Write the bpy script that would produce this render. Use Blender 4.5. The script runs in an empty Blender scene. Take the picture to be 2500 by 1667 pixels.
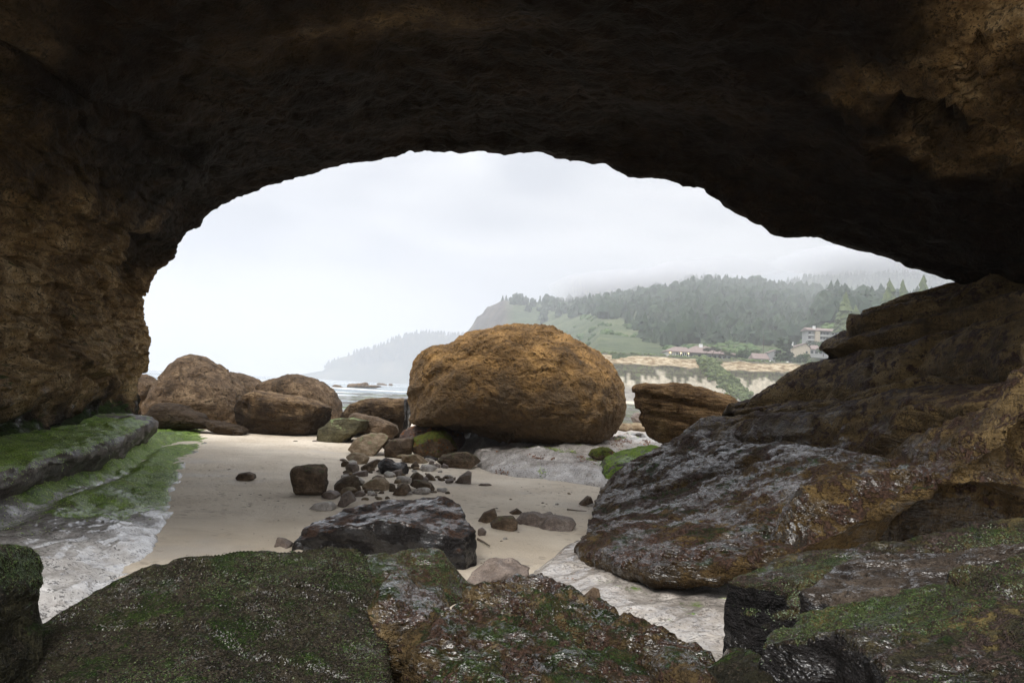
import bpy, bmesh, math, random
import numpy as np
from mathutils import Matrix, Vector
R_ = math.radians
scene = bpy.context.scene
COL = scene.collection
RNG = np.random.default_rng(7)

# ------------------------------------------------------------------ camera
F_PX, CX, CY = 1750.0, 1250.0, 833.5          # focal length and centre in pixels of the 2500 x 1667 frame
EYE = np.array([0.0, 0.0, 2.0])
PITCH, ROLL = math.atan(116.5 / F_PX), R_(3.15)
_f = np.array([0, math.cos(PITCH), math.sin(PITCH)]); _u0 = np.array([0, -math.sin(PITCH), math.cos(PITCH)]); _r0 = np.array([1.0, 0, 0])
_r = math.cos(ROLL) * _r0 + math.sin(ROLL) * _u0
_u = -math.sin(ROLL) * _r0 + math.cos(ROLL) * _u0
cam = bpy.data.objects.new('camera', bpy.data.cameras.new('camera'))
COL.objects.link(cam); scene.camera = cam
cam.data.sensor_width = 36.0; cam.data.lens = F_PX / 2500 * 36.0
cam.data.clip_start = 0.05; cam.data.clip_end = 30000
cam.matrix_world = Matrix(((_r[0], _u[0], -_f[0], EYE[0]), (_r[1], _u[1], -_f[1], EYE[1]), (_r[2], _u[2], -_f[2], EYE[2]), (0, 0, 0, 1)))

# ------------------------------------------------------------------ world: overcast sky
SUN_EL, SUN_AZ = R_(60), R_(-145)               # azimuth measured from +Y towards +X
world = bpy.data.worlds.new('World'); scene.world = world; world.use_nodes = True
wn, wl = world.node_tree.nodes, world.node_tree.links
wn.clear()
def wnode(t, **k):
    n = wn.new(t)
    for a, b in k.items(): setattr(n, a, b)
    return n
wo = wnode('ShaderNodeOutputWorld'); bg = wnode('ShaderNodeBackground'); bg.inputs[1].default_value = 0.1
sky = wnode('ShaderNodeTexSky', sky_type='NISHITA'); sky.sun_disc = False
sky.sun_elevation = SUN_EL; sky.sun_rotation = SUN_AZ; sky.dust_density = 4.0; sky.air_density = 1.0
tc = wnode('ShaderNodeTexCoord')
mp = wnode('ShaderNodeMapping'); mp.inputs['Scale'].default_value = (1.0, 1.0, 3.2); mp.inputs['Rotation'].default_value = (0.0, R_(-9), 0.0)
nz = wnode('ShaderNodeTexNoise'); nz.inputs['Scale'].default_value = 2.6; nz.inputs['Detail'].default_value = 7; nz.inputs['Roughness'].default_value = 0.42; nz.inputs['Distortion'].default_value = 0.3
rp = wnode('ShaderNodeValToRGB')
rp.color_ramp.elements[0].position = 0.42; rp.color_ramp.elements[0].color = (0.655, 0.68, 0.735, 1)
rp.color_ramp.elements[1].position = 0.60; rp.color_ramp.elements[1].color = (1.05, 1.05, 1.06, 1)
sep = wnode('ShaderNodeSeparateXYZ')
pw = wnode('ShaderNodeMath', operation='POWER'); pw.inputs[1].default_value = 2.0; pw.use_clamp = True
mx0 = wnode('ShaderNodeMath', operation='MAXIMUM'); mx0.inputs[1].default_value = 0.0
ma = wnode('ShaderNodeMath', operation='MULTIPLY_ADD'); ma.inputs[1].default_value = 9.2; ma.inputs[2].default_value = 3.4   # overcast: brighter towards the zenith
sc = wnode('ShaderNodeVectorMath', operation='SCALE')
mixw = wnode('ShaderNodeMix', data_type='RGBA'); mixw.inputs['Factor'].default_value = 0.93
wl.new(tc.outputs['Generated'], mp.inputs['Vector']); wl.new(mp.outputs[0], nz.inputs['Vector']); wl.new(nz.outputs['Fac'], rp.inputs[0])
wl.new(tc.outputs['Generated'], sep.inputs[0]); wl.new(sep.outputs['Z'], mx0.inputs[0]); wl.new(mx0.outputs[0], pw.inputs[0]); wl.new(pw.outputs[0], ma.inputs[0])
wl.new(rp.outputs[0], sc.inputs[0]); wl.new(ma.outputs[0], sc.inputs['Scale'])
wl.new(sky.outputs[0], mixw.inputs[6]); wl.new(sc.outputs[0], mixw.inputs[7]); wl.new(mixw.outputs[2], bg.inputs[0]); wl.new(bg.outputs[0], wo.inputs[0])

# ------------------------------------------------------------------ sun behind the cloud
sl = bpy.data.lights.new('sun', 'SUN'); sl.energy = 1.5; sl.angle = R_(30); sl.color = (1.0, 0.96, 0.9)
sun = bpy.data.objects.new('sun', sl); COL.objects.link(sun)
_sd = Vector((math.sin(SUN_AZ) * math.cos(SUN_EL), math.cos(SUN_AZ) * math.cos(SUN_EL), math.sin(SUN_EL)))
sun.rotation_euler = (-_sd).to_track_quat('-Z', 'Y').to_euler(); sun.location = (0, 0, 60)

# ------------------------------------------------------------------ exposure and render settings
scene.view_settings.view_transform = 'Standard'; scene.view_settings.look = 'None'
scene.view_settings.exposure = 1.2; scene.view_settings.gamma = 1.0; scene.view_settings.use_curve_mapping = False
cy = scene.cycles
cy.use_denoising = True; cy.max_bounces = 6; cy.diffuse_bounces = 3; cy.glossy_bounces = 2; cy.volume_bounces = 1; cy.transmission_bounces = 2
cy.caustics_reflective = False; cy.caustics_refractive = False; cy.sample_clamp_indirect = 6.0
cy.use_adaptive_sampling = True; cy.adaptive_threshold = 0.015

# ================================================================== helpers
def ray(px, py):
    d = _f + _r * ((px - CX) / F_PX) + _u * ((CY - py) / F_PX)
    return d / d[1]
def P(px, py, y):                       # the point of the pixel's sight line at distance y
    return EYE + ray(px, py) * y
def G(px, py, z=0.0):                   # where the sight line meets height z
    d = ray(px, py); return EYE + d * ((z - EYE[2]) / d[2])
def Z(x0, y0, s, pts): return [(x0 + x * s, y0 + y * s) for x, y in pts]
def project(p):
    v = np.asarray(p) - EYE; w = v @ _f
    return CX + F_PX * (v @ _r) / w, CY - F_PX * (v @ _u) / w

_perm = np.random.default_rng(11).permutation(256).astype(np.int32); _perm = np.concatenate([_perm, _perm])
_g = np.random.default_rng(5).normal(size=(256, 3)); _g /= np.linalg.norm(_g, axis=1)[:, None]; _g = _g.astype(np.float32)
def noise(p):
    p = np.asarray(p, np.float32); i = np.floor(p).astype(np.int32); f = p - i
    u = f * f * f * (f * (f * 6 - 15) + 10); i &= 255; out = 0
    for cx in (0, 1):
        a = _perm[(i[:, 0] + cx) & 255]; wx = u[:, 0] if cx else 1 - u[:, 0]
        for cyy in (0, 1):
            b = _perm[(a + i[:, 1] + cyy) & 255]; wy = u[:, 1] if cyy else 1 - u[:, 1]
            for cz in (0, 1):
                h = _perm[(b + i[:, 2] + cz) & 255]; wz = u[:, 2] if cz else 1 - u[:, 2]
                g = _g[h]
                out = out + wx * wy * wz * (g[:, 0] * (f[:, 0] - cx) + g[:, 1] * (f[:, 1] - cyy) + g[:, 2] * (f[:, 2] - cz))
    return out * 1.6
def fbm(p, f=1.0, o=4, gain=0.5, seed=0.0):
    p = np.asarray(p, np.float32) * f + seed * 17.3; a, s, t = 1.0, 0, 0
    for k in range(o):
        s = s + a * noise(p); t += a; p = p * 2.03 + 31.7; a *= gain
    return s / t
def ridged(p, f=1.0, o=4, gain=0.5, seed=0.0):
    p = np.asarray(p, np.float32) * f + seed * 17.3; a, s, t = 1.0, 0, 0
    for k in range(o):
        s = s + a * (1 - 2 * np.abs(noise(p))); t += a; p = p * 2.1 + 13.7; a *= gain
    return s / t
def cells(p, f=1.0, seed=0):            # nearest and second nearest cell centre distances and a random number per cell
    p = np.asarray(p, np.float32) * f; i0 = np.floor(p).astype(np.int32)
    d1 = np.full(len(p), 9.0, np.float32); d2 = d1.copy(); idv = np.zeros(len(p), np.float32)
    for ax in (-1, 0, 1):
        for ay in (-1, 0, 1):
            for az in (-1, 0, 1):
                i = i0 + np.array([ax, ay, az]); j = (i + seed) & 255
                h = _perm[(_perm[(_perm[j[:, 0]] + j[:, 1]) & 255] + j[:, 2]) & 255]
                c = i + 0.5 + _g[h] * 0.45
                d = np.linalg.norm(p - c, axis=1)
                near = d < d1
                d2 = np.where(near, d1, np.minimum(d2, d)); idv = np.where(near, h / 255.0, idv); d1 = np.where(near, d, d1)
    return d1, d2, idv
_rt = np.random.default_rng(3).random(1024).astype(np.float32)
def beds(p, n, period, seed=0, warp=0.35, wf=0.35, edge=0.16):   # layered rock: one random offset per bed, a crack between beds
    n = np.asarray(n, np.float32); n = n / np.linalg.norm(n)
    s = (p @ n) / period + warp * fbm(p, wf, 3, seed=seed) / period
    k = np.floor(s); f = (s - k).astype(np.float32); k = k.astype(np.int32)
    a, b = _rt[(k + seed * 37) % 1024], _rt[(k + 1 + seed * 37) % 1024]
    t = np.clip((f - (1 - edge)) / edge, 0, 1); t = t * t * (3 - 2 * t)
    crack = np.exp(-((f - (1 - edge)) / 0.05) ** 2)
    return (a * (1 - t) + b * t) - 0.5, crack
def sstep(x, a, b):
    t = np.clip((x - a) / (b - a), 0, 1); return t * t * (3 - 2 * t)

def mesh_np(name, V, Fa, smooth=True):
    me = bpy.data.meshes.new(name); V = np.ascontiguousarray(V, np.float32); Fa = np.ascontiguousarray(Fa, np.int32)
    k = Fa.shape[1]
    me.vertices.add(len(V)); me.vertices.foreach_set('co', V.ravel())
    me.loops.add(Fa.size); me.loops.foreach_set('vertex_index', Fa.ravel())
    me.polygons.add(len(Fa)); me.polygons.foreach_set('loop_start', np.arange(0, Fa.size, k, dtype=np.int32)); me.polygons.foreach_set('loop_total', np.full(len(Fa), k, np.int32))
    me.polygons.foreach_set('use_smooth', np.full(len(Fa), smooth))
    me.update(calc_edges=True); return me
def set_attr(me, name, arr):
    a = me.attributes.new(name, 'FLOAT', 'POINT'); a.data.foreach_set('value', np.ascontiguousarray(arr, np.float32))
def link(name, me, mat, parent=None, loc=None, kind=None, label=None, cat=None, group=None):
    o = bpy.data.objects.new(name, me); COL.objects.link(o)
    if mat is not None and me is not None and not me.materials: me.materials.append(mat)
    if parent is not None: o.parent = parent
    if loc is not None: o.location = loc
    if kind: o['kind'] = kind
    if label: o['label'] = label
    if cat: o['category'] = cat
    if group: o['group'] = group
    return o
def grid_faces(nv, nu):
    i = np.arange(nv * nu).reshape(nv, nu)
    return np.stack([i[:-1, :-1], i[:-1, 1:], i[1:, 1:], i[1:, :-1]], -1).reshape(-1, 4)
def cr_matrix(n, t):                    # Catmull-Rom weights of n control points at parameters t in [0, n-1]
    t = np.clip(np.asarray(t, float), 0, n - 1); i = np.minimum(t.astype(int), n - 2); f = t - i
    W = np.zeros((len(t), n)); r = np.arange(len(t))
    w = [-.5 * f + f * f - .5 * f ** 3, 1 - 2.5 * f * f + 1.5 * f ** 3, .5 * f + 2 * f * f - 1.5 * f ** 3, -.5 * f * f + .5 * f ** 3]
    for k in range(4): np.add.at(W, (r, np.clip(i + k - 1, 0, n - 1)), w[k])
    return W
def resample(poly, n):
    q = np.asarray(poly, float); s = np.r_[0, np.cumsum(np.linalg.norm(np.diff(q, axis=0), axis=1))]; t = np.linspace(0, s[-1], n)
    return np.stack([np.interp(t, s, q[:, k]) for k in range(3)], 1)
def grid_normals(Gd):
    du = np.gradient(Gd, axis=1); dv = np.gradient(Gd, axis=0); n = np.cross(du, dv)
    return n / (np.linalg.norm(n, axis=2, keepdims=True) + 1e-9)
def smooth_rows(Gd, k):
    for _ in range(k): Gd[1:-1] = 0.25 * Gd[:-2] + 0.5 * Gd[1:-1] + 0.25 * Gd[2:]
    return Gd

# ------------------------------------------------------------------ material helper
class NT:
    def __init__(s, name):
        s.m = bpy.data.materials.new(name); s.m.use_nodes = True; s.t = s.m.node_tree; s.t.nodes.clear()
        s.out = s.t.nodes.new('ShaderNodeOutputMaterial'); s.b = s.t.nodes.new('ShaderNodeBsdfPrincipled'); s.link(s.b.outputs[0], s.out.inputs[0])
        s.tc = s.t.nodes.new('ShaderNodeTexCoord').outputs['Object']; s.geo = s.t.nodes.new('ShaderNodeNewGeometry')
    def link(s, a, b): s.t.links.new(a, b)
    def put(s, sock, v):
        if hasattr(v, 'links') or hasattr(v, 'is_linked'): s.link(v, sock)
        else: sock.default_value = v if not (isinstance(v, tuple) and len(v) == 3 and sock.type == 'RGBA') else (*v, 1)
    def noise(s, scale, detail=5, rough=0.55, vec=None, typ='FBM', dist=0.0):
        n = s.t.nodes.new('ShaderNodeTexNoise'); n.noise_type = typ
        n.inputs['Scale'].default_value = scale; n.inputs['Detail'].default_value = detail; n.inputs['Roughness'].default_value = rough; n.inputs['Distortion'].default_value = dist
        s.link(vec or s.tc, n.inputs['Vector']); return n.outputs['Fac']
    def voro(s, scale, feature='F1', out='Distance', vec=None):
        n = s.t.nodes.new('ShaderNodeTexVoronoi'); n.feature = feature; n.inputs['Scale'].default_value = scale
        s.link(vec or s.tc, n.inputs['Vector']); return n.outputs[out]
    def map(s, scale=(1, 1, 1), rot=(0, 0, 0), vec=None):
        n = s.t.nodes.new('ShaderNodeMapping'); n.inputs['Scale'].default_value = scale; n.inputs['Rotation'].default_value = rot
        s.link(vec or s.tc, n.inputs['Vector']); return n.outputs[0]
    def math(s, op, a, b=0.0, c=0.0, clamp=False):
        n = s.t.nodes.new('ShaderNodeMath'); n.operation = op; n.use_clamp = clamp
        for k, v in enumerate((a, b, c)): s.put(n.inputs[k], v)
        return n.outputs[0]
    def ss(s, x, a, b):
        n = s.t.nodes.new('ShaderNodeMapRange'); n.interpolation_type = 'SMOOTHSTEP'
        s.put(n.inputs[0], x); n.inputs[1].default_value = a; n.inputs[2].default_value = b; return n.outputs[0]
    def mix(s, f, a, b):
        n = s.t.nodes.new('ShaderNodeMix'); n.data_type = 'RGBA'; s.put(n.inputs[0], f); s.put(n.inputs[6], a); s.put(n.inputs[7], b); return n.outputs[2]
    def ramp(s, f, *st):
        n = s.t.nodes.new('ShaderNodeValToRGB'); e = n.color_ramp.elements
        while len(e) < len(st): e.new(0.5)
        for k, (p, c) in enumerate(st): e[k].position = p; e[k].color = (*c, 1)
        s.link(f, n.inputs[0]); return n.outputs[0]
    def attr(s, name):
        n = s.t.nodes.new('ShaderNodeAttribute'); n.attribute_name = name; return n.outputs['Fac']
    def sepz(s, v, ax='Z'):
        n = s.t.nodes.new('ShaderNodeSeparateXYZ'); s.link(v, n.inputs[0]); return n.outputs[ax]
    def bump(s, h, strength, dist, prev=None):
        n = s.t.nodes.new('ShaderNodeBump'); n.inputs['Strength'].default_value = strength; n.inputs['Distance'].default_value = dist
        s.link(h, n.inputs['Height'])
        if prev is not None: s.link(prev, n.inputs['Normal'])
        return n.outputs[0]
    def set(s, **k):
        for a, v in k.items(): s.put(s.b.inputs[a.replace('_', ' ')], v)

def rock_mat(name, c, s=1.0, rot=(0.15, 0.2, 0.3), strat=5.0, strat_amt=0.35, moss=None, moss_thr=0.6, moss_attr=None, weed=None, weed_thr=0.62,
             rough=0.75, wet=0.0, wet_attr=None, bump=0.8, bdist=0.12, wscale=1.6, coat=0.0, wet_dark=0.5, mscale=1.0, film=0.14, fine_s=40, pit_s=10, tone=None, stain=None, nzm=0.28, side=None, spec=0.18, cb=None, crack=None):
    """layered sandstone: three base tones, thin beds, pits, optional algae, weed and a water film"""
    m = NT(name)
    mp = m.map((1, 1, strat), rot)
    mid, fine, pit = m.noise(2.6 * s, 4, 0.68), m.noise(fine_s * s, 2, 0.6), m.noise(pit_s * s, 4, 0.7)
    lay = m.noise(2.2 * s, 5, 0.66, vec=mp, dist=0.5)
    big = m.noise(0.5 * s, 2, 0.6)
    mixv = m.math('ADD', m.math('MULTIPLY', pit, 0.3), m.math('ADD', m.math('MULTIPLY', mid, 0.4), m.math('MULTIPLY', big, 0.3)))
    col = m.ramp(mixv, (0.40, c[0]), (0.5, c[1]), (0.60, c[2]))
    if tone: col = m.mix(m.attr(tone[0]), col, m.ramp(mixv, (0.40, tone[1][0]), (0.5, tone[1][1]), (0.60, tone[1][2])))
    col = m.mix(m.math('MULTIPLY', m.ss(lay, 0.46, 0.64), strat_amt), col, c[0])
    col = m.mix(m.math('MULTIPLY', m.ss(lay, 0.46, 0.32), strat_amt), col, c[2])
    col = m.mix(m.math('MULTIPLY', m.ss(m.math('ADD', m.math('MULTIPLY', fine, 0.5), m.math('MULTIPLY', pit, 0.5)), 0.50, 0.62), 0.75), col, tuple(0.35 * v for v in c[0]))
    h = m.math('ADD', m.math('MULTIPLY', lay, 0.7), m.math('ADD', m.math('MULTIPLY', pit, 0.45), m.math('MULTIPLY', fine, 0.16)))
    if crack:
        nw = m.t.nodes.new('ShaderNodeTexNoise'); nw.inputs['Scale'].default_value = 1.6 * crack[0]; nw.inputs['Detail'].default_value = 3; m.link(m.tc, nw.inputs['Vector'])
        va = m.t.nodes.new('ShaderNodeVectorMath'); va.operation = 'MULTIPLY_ADD'; m.link(nw.outputs['Color'], va.inputs[0]); va.inputs[1].default_value = (0.7 / crack[0],) * 3; m.link(m.tc, va.inputs[2])
        ed = m.voro(crack[0], 'DISTANCE_TO_EDGE', 'Distance', vec=m.map((1, 1, crack[1]), rot, vec=va.outputs[0])); ck = m.ss(ed, 0.07, 0.0); ck = m.math('MULTIPLY', ck, m.ss(mid, 0.48, 0.60))
        col = m.mix(m.math('MULTIPLY', ck, crack[2]), col, tuple(0.2 * v for v in c[0])); h = m.math('SUBTRACT', h, m.math('MULTIPLY', ck, 0.5 * crack[2]))
    nz_ = m.sepz(m.geo.outputs['Normal'])
    if stain:
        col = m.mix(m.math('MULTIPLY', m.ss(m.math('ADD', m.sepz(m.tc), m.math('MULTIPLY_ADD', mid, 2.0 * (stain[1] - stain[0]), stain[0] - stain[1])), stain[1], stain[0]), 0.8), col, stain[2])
    r = rough
    if wet or wet_attr:
        w = m.ss(m.noise(wscale * s, 4, 0.72, vec=m.map((1, 1, 1.8), rot)), 0.66 - 0.28 * wet, 0.76 - 0.28 * wet)
        if wet_attr: w = m.math('MULTIPLY', w, m.attr(wet_attr), clamp=True)
        wd = m.t.nodes.new('ShaderNodeMix'); wd.data_type = 'RGBA'; wd.blend_type = 'MULTIPLY'
        m.link(m.math('MULTIPLY', w, wet_dark), wd.inputs[0]); m.link(col, wd.inputs[6]); wd.inputs[7].default_value = (0.4, 0.38, 0.37, 1); col = wd.outputs[2]
        r = m.math('MULTIPLY_ADD', w, 0.35 - rough, rough)
        if coat: m.set(Coat_Weight=m.math('MULTIPLY', w, coat)); m.b.inputs['Coat Roughness'].default_value = film; m.b.inputs['Coat IOR'].default_value = 1.5
    if weed:
        wmask = m.ss(m.math('ADD', m.math('ADD', m.math('MULTIPLY', pit, 0.5), m.math('MULTIPLY', m.noise(4 * s * mscale, 3, 0.7), 0.5)), m.math('MULTIPLY', nz_, 0.10)), weed_thr, weed_thr + 0.05)
        col = m.mix(wmask, col, m.ramp(fine, (0.35, weed[0]), (0.65, weed[1])))
        h = m.math('ADD', h, m.math('MULTIPLY', wmask, 0.2))
    if moss:
        mm = m.math('ADD', m.noise(2.3 * s * mscale, 5, 0.72), m.math('MULTIPLY', nz_, nzm))
        if moss_attr: mm = m.math('ADD', mm, m.math('MULTIPLY_ADD', m.attr(moss_attr), 0.8, -0.4))
        mk = m.ss(mm, moss_thr, moss_thr + 0.10)
        tuft = m.noise(60 * s, 3, 0.75)
        mk = m.math('MULTIPLY', mk, m.math('MULTIPLY_ADD', m.ss(m.math('ADD', m.math('MULTIPLY', tuft, 0.5), m.math('MULTIPLY', pit, 0.5)), 0.42, 0.54), 0.65, 0.35))
        col = m.mix(mk, col, m.ramp(m.math('ADD', m.math('MULTIPLY', tuft, 0.6), m.math('MULTIPLY', mid, 0.4)), (0.38, moss[0]), (0.5, moss[1]), (0.62, moss[2])))
        h = m.math('ADD', h, m.math('MULTIPLY', mk, m.math('MULTIPLY_ADD', tuft, 0.35, 0.05)))
        if not isinstance(r, float): r = m.math('MULTIPLY_ADD', mk, 0.2, r, clamp=True)
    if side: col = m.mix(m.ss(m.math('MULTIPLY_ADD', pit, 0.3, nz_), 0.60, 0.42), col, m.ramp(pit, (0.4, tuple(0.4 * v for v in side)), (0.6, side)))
    m.set(Base_Color=col, Roughness=r); m.b.inputs['Specular IOR Level'].default_value = spec
    nb = m.bump(h, bump, bdist); m.link(nb, m.b.inputs['Normal'])
    if coat:
        cs, cst, cd = cb or (5.0, 2.2, 0.10)
        hc = m.noise(cs * s, 3, 0.6, vec=m.map((1, 1, cst), rot)); m.link(m.bump(hc, 1.0, cd), m.b.inputs['Coat Normal'])
    return m.m

GREEN = ((0.03, 0.07, 0.008), (0.12, 0.21, 0.022), (0.28, 0.37, 0.08))
OLIVE = ((0.03, 0.045, 0.01), (0.07, 0.09, 0.022), (0.13, 0.15, 0.045))
LIME = ((0.04, 0.075, 0.006), (0.12, 0.17, 0.015), (0.26, 0.29, 0.04))
PALEGREEN = ((0.10, 0.15, 0.05), (0.19, 0.25, 0.10), (0.33, 0.38, 0.21))
DEEP = ((0.007, 0.016, 0.004), (0.022, 0.044, 0.009), (0.065, 0.095, 0.022))
RUST = ((0.10, 0.03, 0.008), (0.28, 0.11, 0.025)); BROWNWEED = ((0.018, 0.010, 0.007), (0.07, 0.038, 0.024))
OCHRE = ((0.085, 0.052, 0.024), (0.25, 0.145, 0.058), (0.46, 0.27, 0.10))
BROWN = ((0.04, 0.027, 0.017), (0.12, 0.083, 0.053), (0.25, 0.18, 0.12))
TAN = ((0.15, 0.105, 0.06), (0.28, 0.205, 0.13), (0.44, 0.34, 0.23))
GREYROCK = ((0.06, 0.05, 0.044), (0.13, 0.112, 0.10), (0.25, 0.22, 0.20))
DARKROCK = ((0.012, 0.010, 0.010), (0.030, 0.026, 0.025), (0.075, 0.062, 0.056))
PALEROCK = ((0.22, 0.195, 0.17), (0.46, 0.42, 0.38), (0.66, 0.62, 0.57))
M = {}
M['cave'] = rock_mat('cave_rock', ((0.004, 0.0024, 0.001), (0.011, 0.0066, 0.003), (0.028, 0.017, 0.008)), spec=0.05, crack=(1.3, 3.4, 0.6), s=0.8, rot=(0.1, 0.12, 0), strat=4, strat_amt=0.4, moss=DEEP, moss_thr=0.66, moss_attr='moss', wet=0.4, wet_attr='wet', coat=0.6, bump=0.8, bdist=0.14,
                     tone=('fresh_lit', ((0.06, 0.036, 0.015), (0.22, 0.145, 0.066), (0.46, 0.34, 0.19))))  # paler tone: tan and fresh rock, also light painted on the ceiling
M['slope'] = rock_mat('slope_rock', ((0.022, 0.013, 0.005), (0.075, 0.046, 0.016), (0.165, 0.108, 0.04)), s=0.9, rot=(0.2, 0.25, 0), strat=4, strat_amt=0.5, moss=DEEP, moss_thr=0.86, moss_attr='moss', weed=BROWNWEED, weed_thr=0.55,
                      wet=0.72, wet_attr='wet', coat=0.85, wet_dark=0.5, bump=1.0, bdist=0.18, film=0.13, cb=(4.5, 3.2, 0.15), tone=('dry', ((0.05, 0.033, 0.013), (0.16, 0.108, 0.046), (0.27, 0.19, 0.088))))
PALE_SHEEN = ((0.28, 0.26, 0.24), (0.58, 0.56, 0.54), (0.78, 0.77, 0.76))  # wet ledge tone, whitened to carry the sky's reflection
M['ledge'] = rock_mat('ledge_rock', ((0.035, 0.029, 0.025), (0.085, 0.072, 0.063), (0.19, 0.165, 0.145)), s=0.9, tone=('pale', PALE_SHEEN), strat=3, moss=GREEN, moss_thr=0.62, moss_attr='moss', wet=0.95, wet_attr='wet', coat=1.0, wet_dark=0.1, bump=0.5, bdist=0.06, film=0.10, cb=(4, 1.5, 0.03))
M['pale'] = rock_mat('wet_bedrock', PALEROCK, s=0.9, strat=3, moss=GREEN, moss_thr=0.88, weed=RUST, weed_thr=0.70, wet=0.95, wet_attr='wet', coat=1.0, wet_dark=0.15, bump=0.6, bdist=0.07, film=0.12, cb=(4, 1.5, 0.04))
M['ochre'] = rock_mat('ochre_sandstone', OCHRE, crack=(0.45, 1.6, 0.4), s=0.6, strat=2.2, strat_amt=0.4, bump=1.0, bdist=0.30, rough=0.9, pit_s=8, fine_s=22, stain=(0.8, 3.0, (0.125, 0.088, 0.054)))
M['conical'] = rock_mat('brown_sandstone', crack=(0.7, 1.6, 0.5), c=((0.045, 0.031, 0.02), (0.125, 0.083, 0.05), (0.25, 0.175, 0.105)), s=0.7, strat=3, rot=(0.3, 0.9, 0), bump=0.9, bdist=0.22, rough=0.9, pit_s=8, fine_s=20)
M['striped'] = rock_mat('layered_sandstone', ((0.09, 0.05, 0.022), (0.25, 0.15, 0.065), (0.44, 0.28, 0.14)), s=0.9, strat=8, strat_amt=0.8, rot=(0.1, 0.28, 0), bump=1.0, bdist=0.2, rough=0.9)
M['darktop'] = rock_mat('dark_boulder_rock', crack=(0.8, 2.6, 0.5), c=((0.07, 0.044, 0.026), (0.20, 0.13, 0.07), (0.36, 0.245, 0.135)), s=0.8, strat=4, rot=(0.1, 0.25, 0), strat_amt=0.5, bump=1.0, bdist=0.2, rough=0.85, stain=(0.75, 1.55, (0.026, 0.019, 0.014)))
M['brown'] = rock_mat('brown_stone', BROWN, s=2.0, bump=0.7, bdist=0.05, rough=0.7)
M['mossy'] = rock_mat('mossy_stone', BROWN, s=2.0, moss=OLIVE, moss_thr=0.64, mscale=2.0, bump=0.8, bdist=0.06, rough=0.75, nzm=0.15)
M['limey'] = rock_mat('lime_stone', BROWN, s=1.6, moss=LIME, moss_thr=0.56, mscale=1.5, weed=RUST, weed_thr=0.54, bump=1.0, bdist=0.08, rough=0.75)
M['grey'] = rock_mat('grey_stone', ((0.09, 0.07, 0.058), (0.19, 0.15, 0.125), (0.32, 0.265, 0.225)), s=2.2, wet=0.5, coat=0.4, bump=0.6, bdist=0.05, rough=0.6)
M['palestone'] = rock_mat('pale_stone', PALEROCK, s=2.0, moss=PALEGREEN, moss_thr=0.78, wet=0.5, coat=0.5, bump=0.6, bdist=0.05, rough=0.6)
M['algaestone'] = rock_mat('algae_stone', TAN, s=1.8, moss=PALEGREEN, moss_thr=0.66, mscale=1.8, bump=0.8, bdist=0.06, rough=0.7, nzm=0.15)
M['black'] = rock_mat('black_wet_rock', DARKROCK, s=1.4, strat=4, moss=GREEN, moss_thr=0.84, weed=BROWNWEED, weed_thr=0.58, wet=0.75, coat=0.9, wet_dark=0.2, bump=1.0, bdist=0.09, rough=0.6, film=0.1)
M['block'] = rock_mat('weedy_block', ((0.010, 0.009, 0.005), (0.030, 0.027, 0.014), (0.085, 0.075, 0.042)), s=1.6, moss=DEEP, moss_thr=0.60, weed=((0.008, 0.007, 0.005), (0.042, 0.034, 0.022)), weed_thr=0.55, wet=0.5, coat=0.5, wet_dark=0.4, bump=1.0, bdist=0.09, nzm=0.1, film=0.14, cb=(9, 2, 0.05), spec=0.12)
M['slabby'] = rock_mat('mossy_slab', ((0.012, 0.011, 0.006), (0.042, 0.036, 0.016), (0.16, 0.115, 0.04)), s=1.6, strat=4, moss=DEEP, moss_thr=0.66, weed=((0.012, 0.008, 0.007), (0.06, 0.04, 0.03)), weed_thr=0.57, wet=0.5, coat=0.9, wet_dark=0.4, bump=1.0, bdist=0.09, nzm=0.12, side=(0.016, 0.014, 0.014))
M['amber'] = rock_mat('amber_rock', ((0.020, 0.013, 0.006), (0.095, 0.062, 0.024), (0.27, 0.20, 0.11)), s=1.5, strat=4, moss=DEEP, moss_thr=0.72, weed=BROWNWEED, weed_thr=0.55, wet=0.8, coat=1.0, wet_dark=0.4, bump=1.0, bdist=0.10, film=0.10, cb=(4, 3.5, 0.07))
M['blackslab'] = rock_mat('black_slab', ((0.010, 0.009, 0.009), (0.026, 0.022, 0.021), (0.075, 0.062, 0.055)), s=1.4, strat=4, moss=OLIVE, moss_thr=0.86, weed=BROWNWEED, weed_thr=0.56, wet=0.7, coat=0.9, wet_dark=0.2, bump=0.9, bdist=0.09, rough=0.6, film=0.2, cb=(7, 2.0, 0.02), side=(0.014, 0.012, 0.012))
M['wetslab'] = rock_mat('wet_slab', ((0.02, 0.014, 0.010), (0.06, 0.045, 0.033), (0.13, 0.10, 0.075)), s=1.5, strat=5, rot=(0.5, 0.2, 0.2), strat_amt=0.6, moss=DEEP, moss_thr=0.86, wet=0.9, coat=1.0, wet_dark=0.4, bump=0.9, bdist=0.08, film=0.12, cb=(5, 3.5, 0.05), side=(0.016, 0.013, 0.012))

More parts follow.
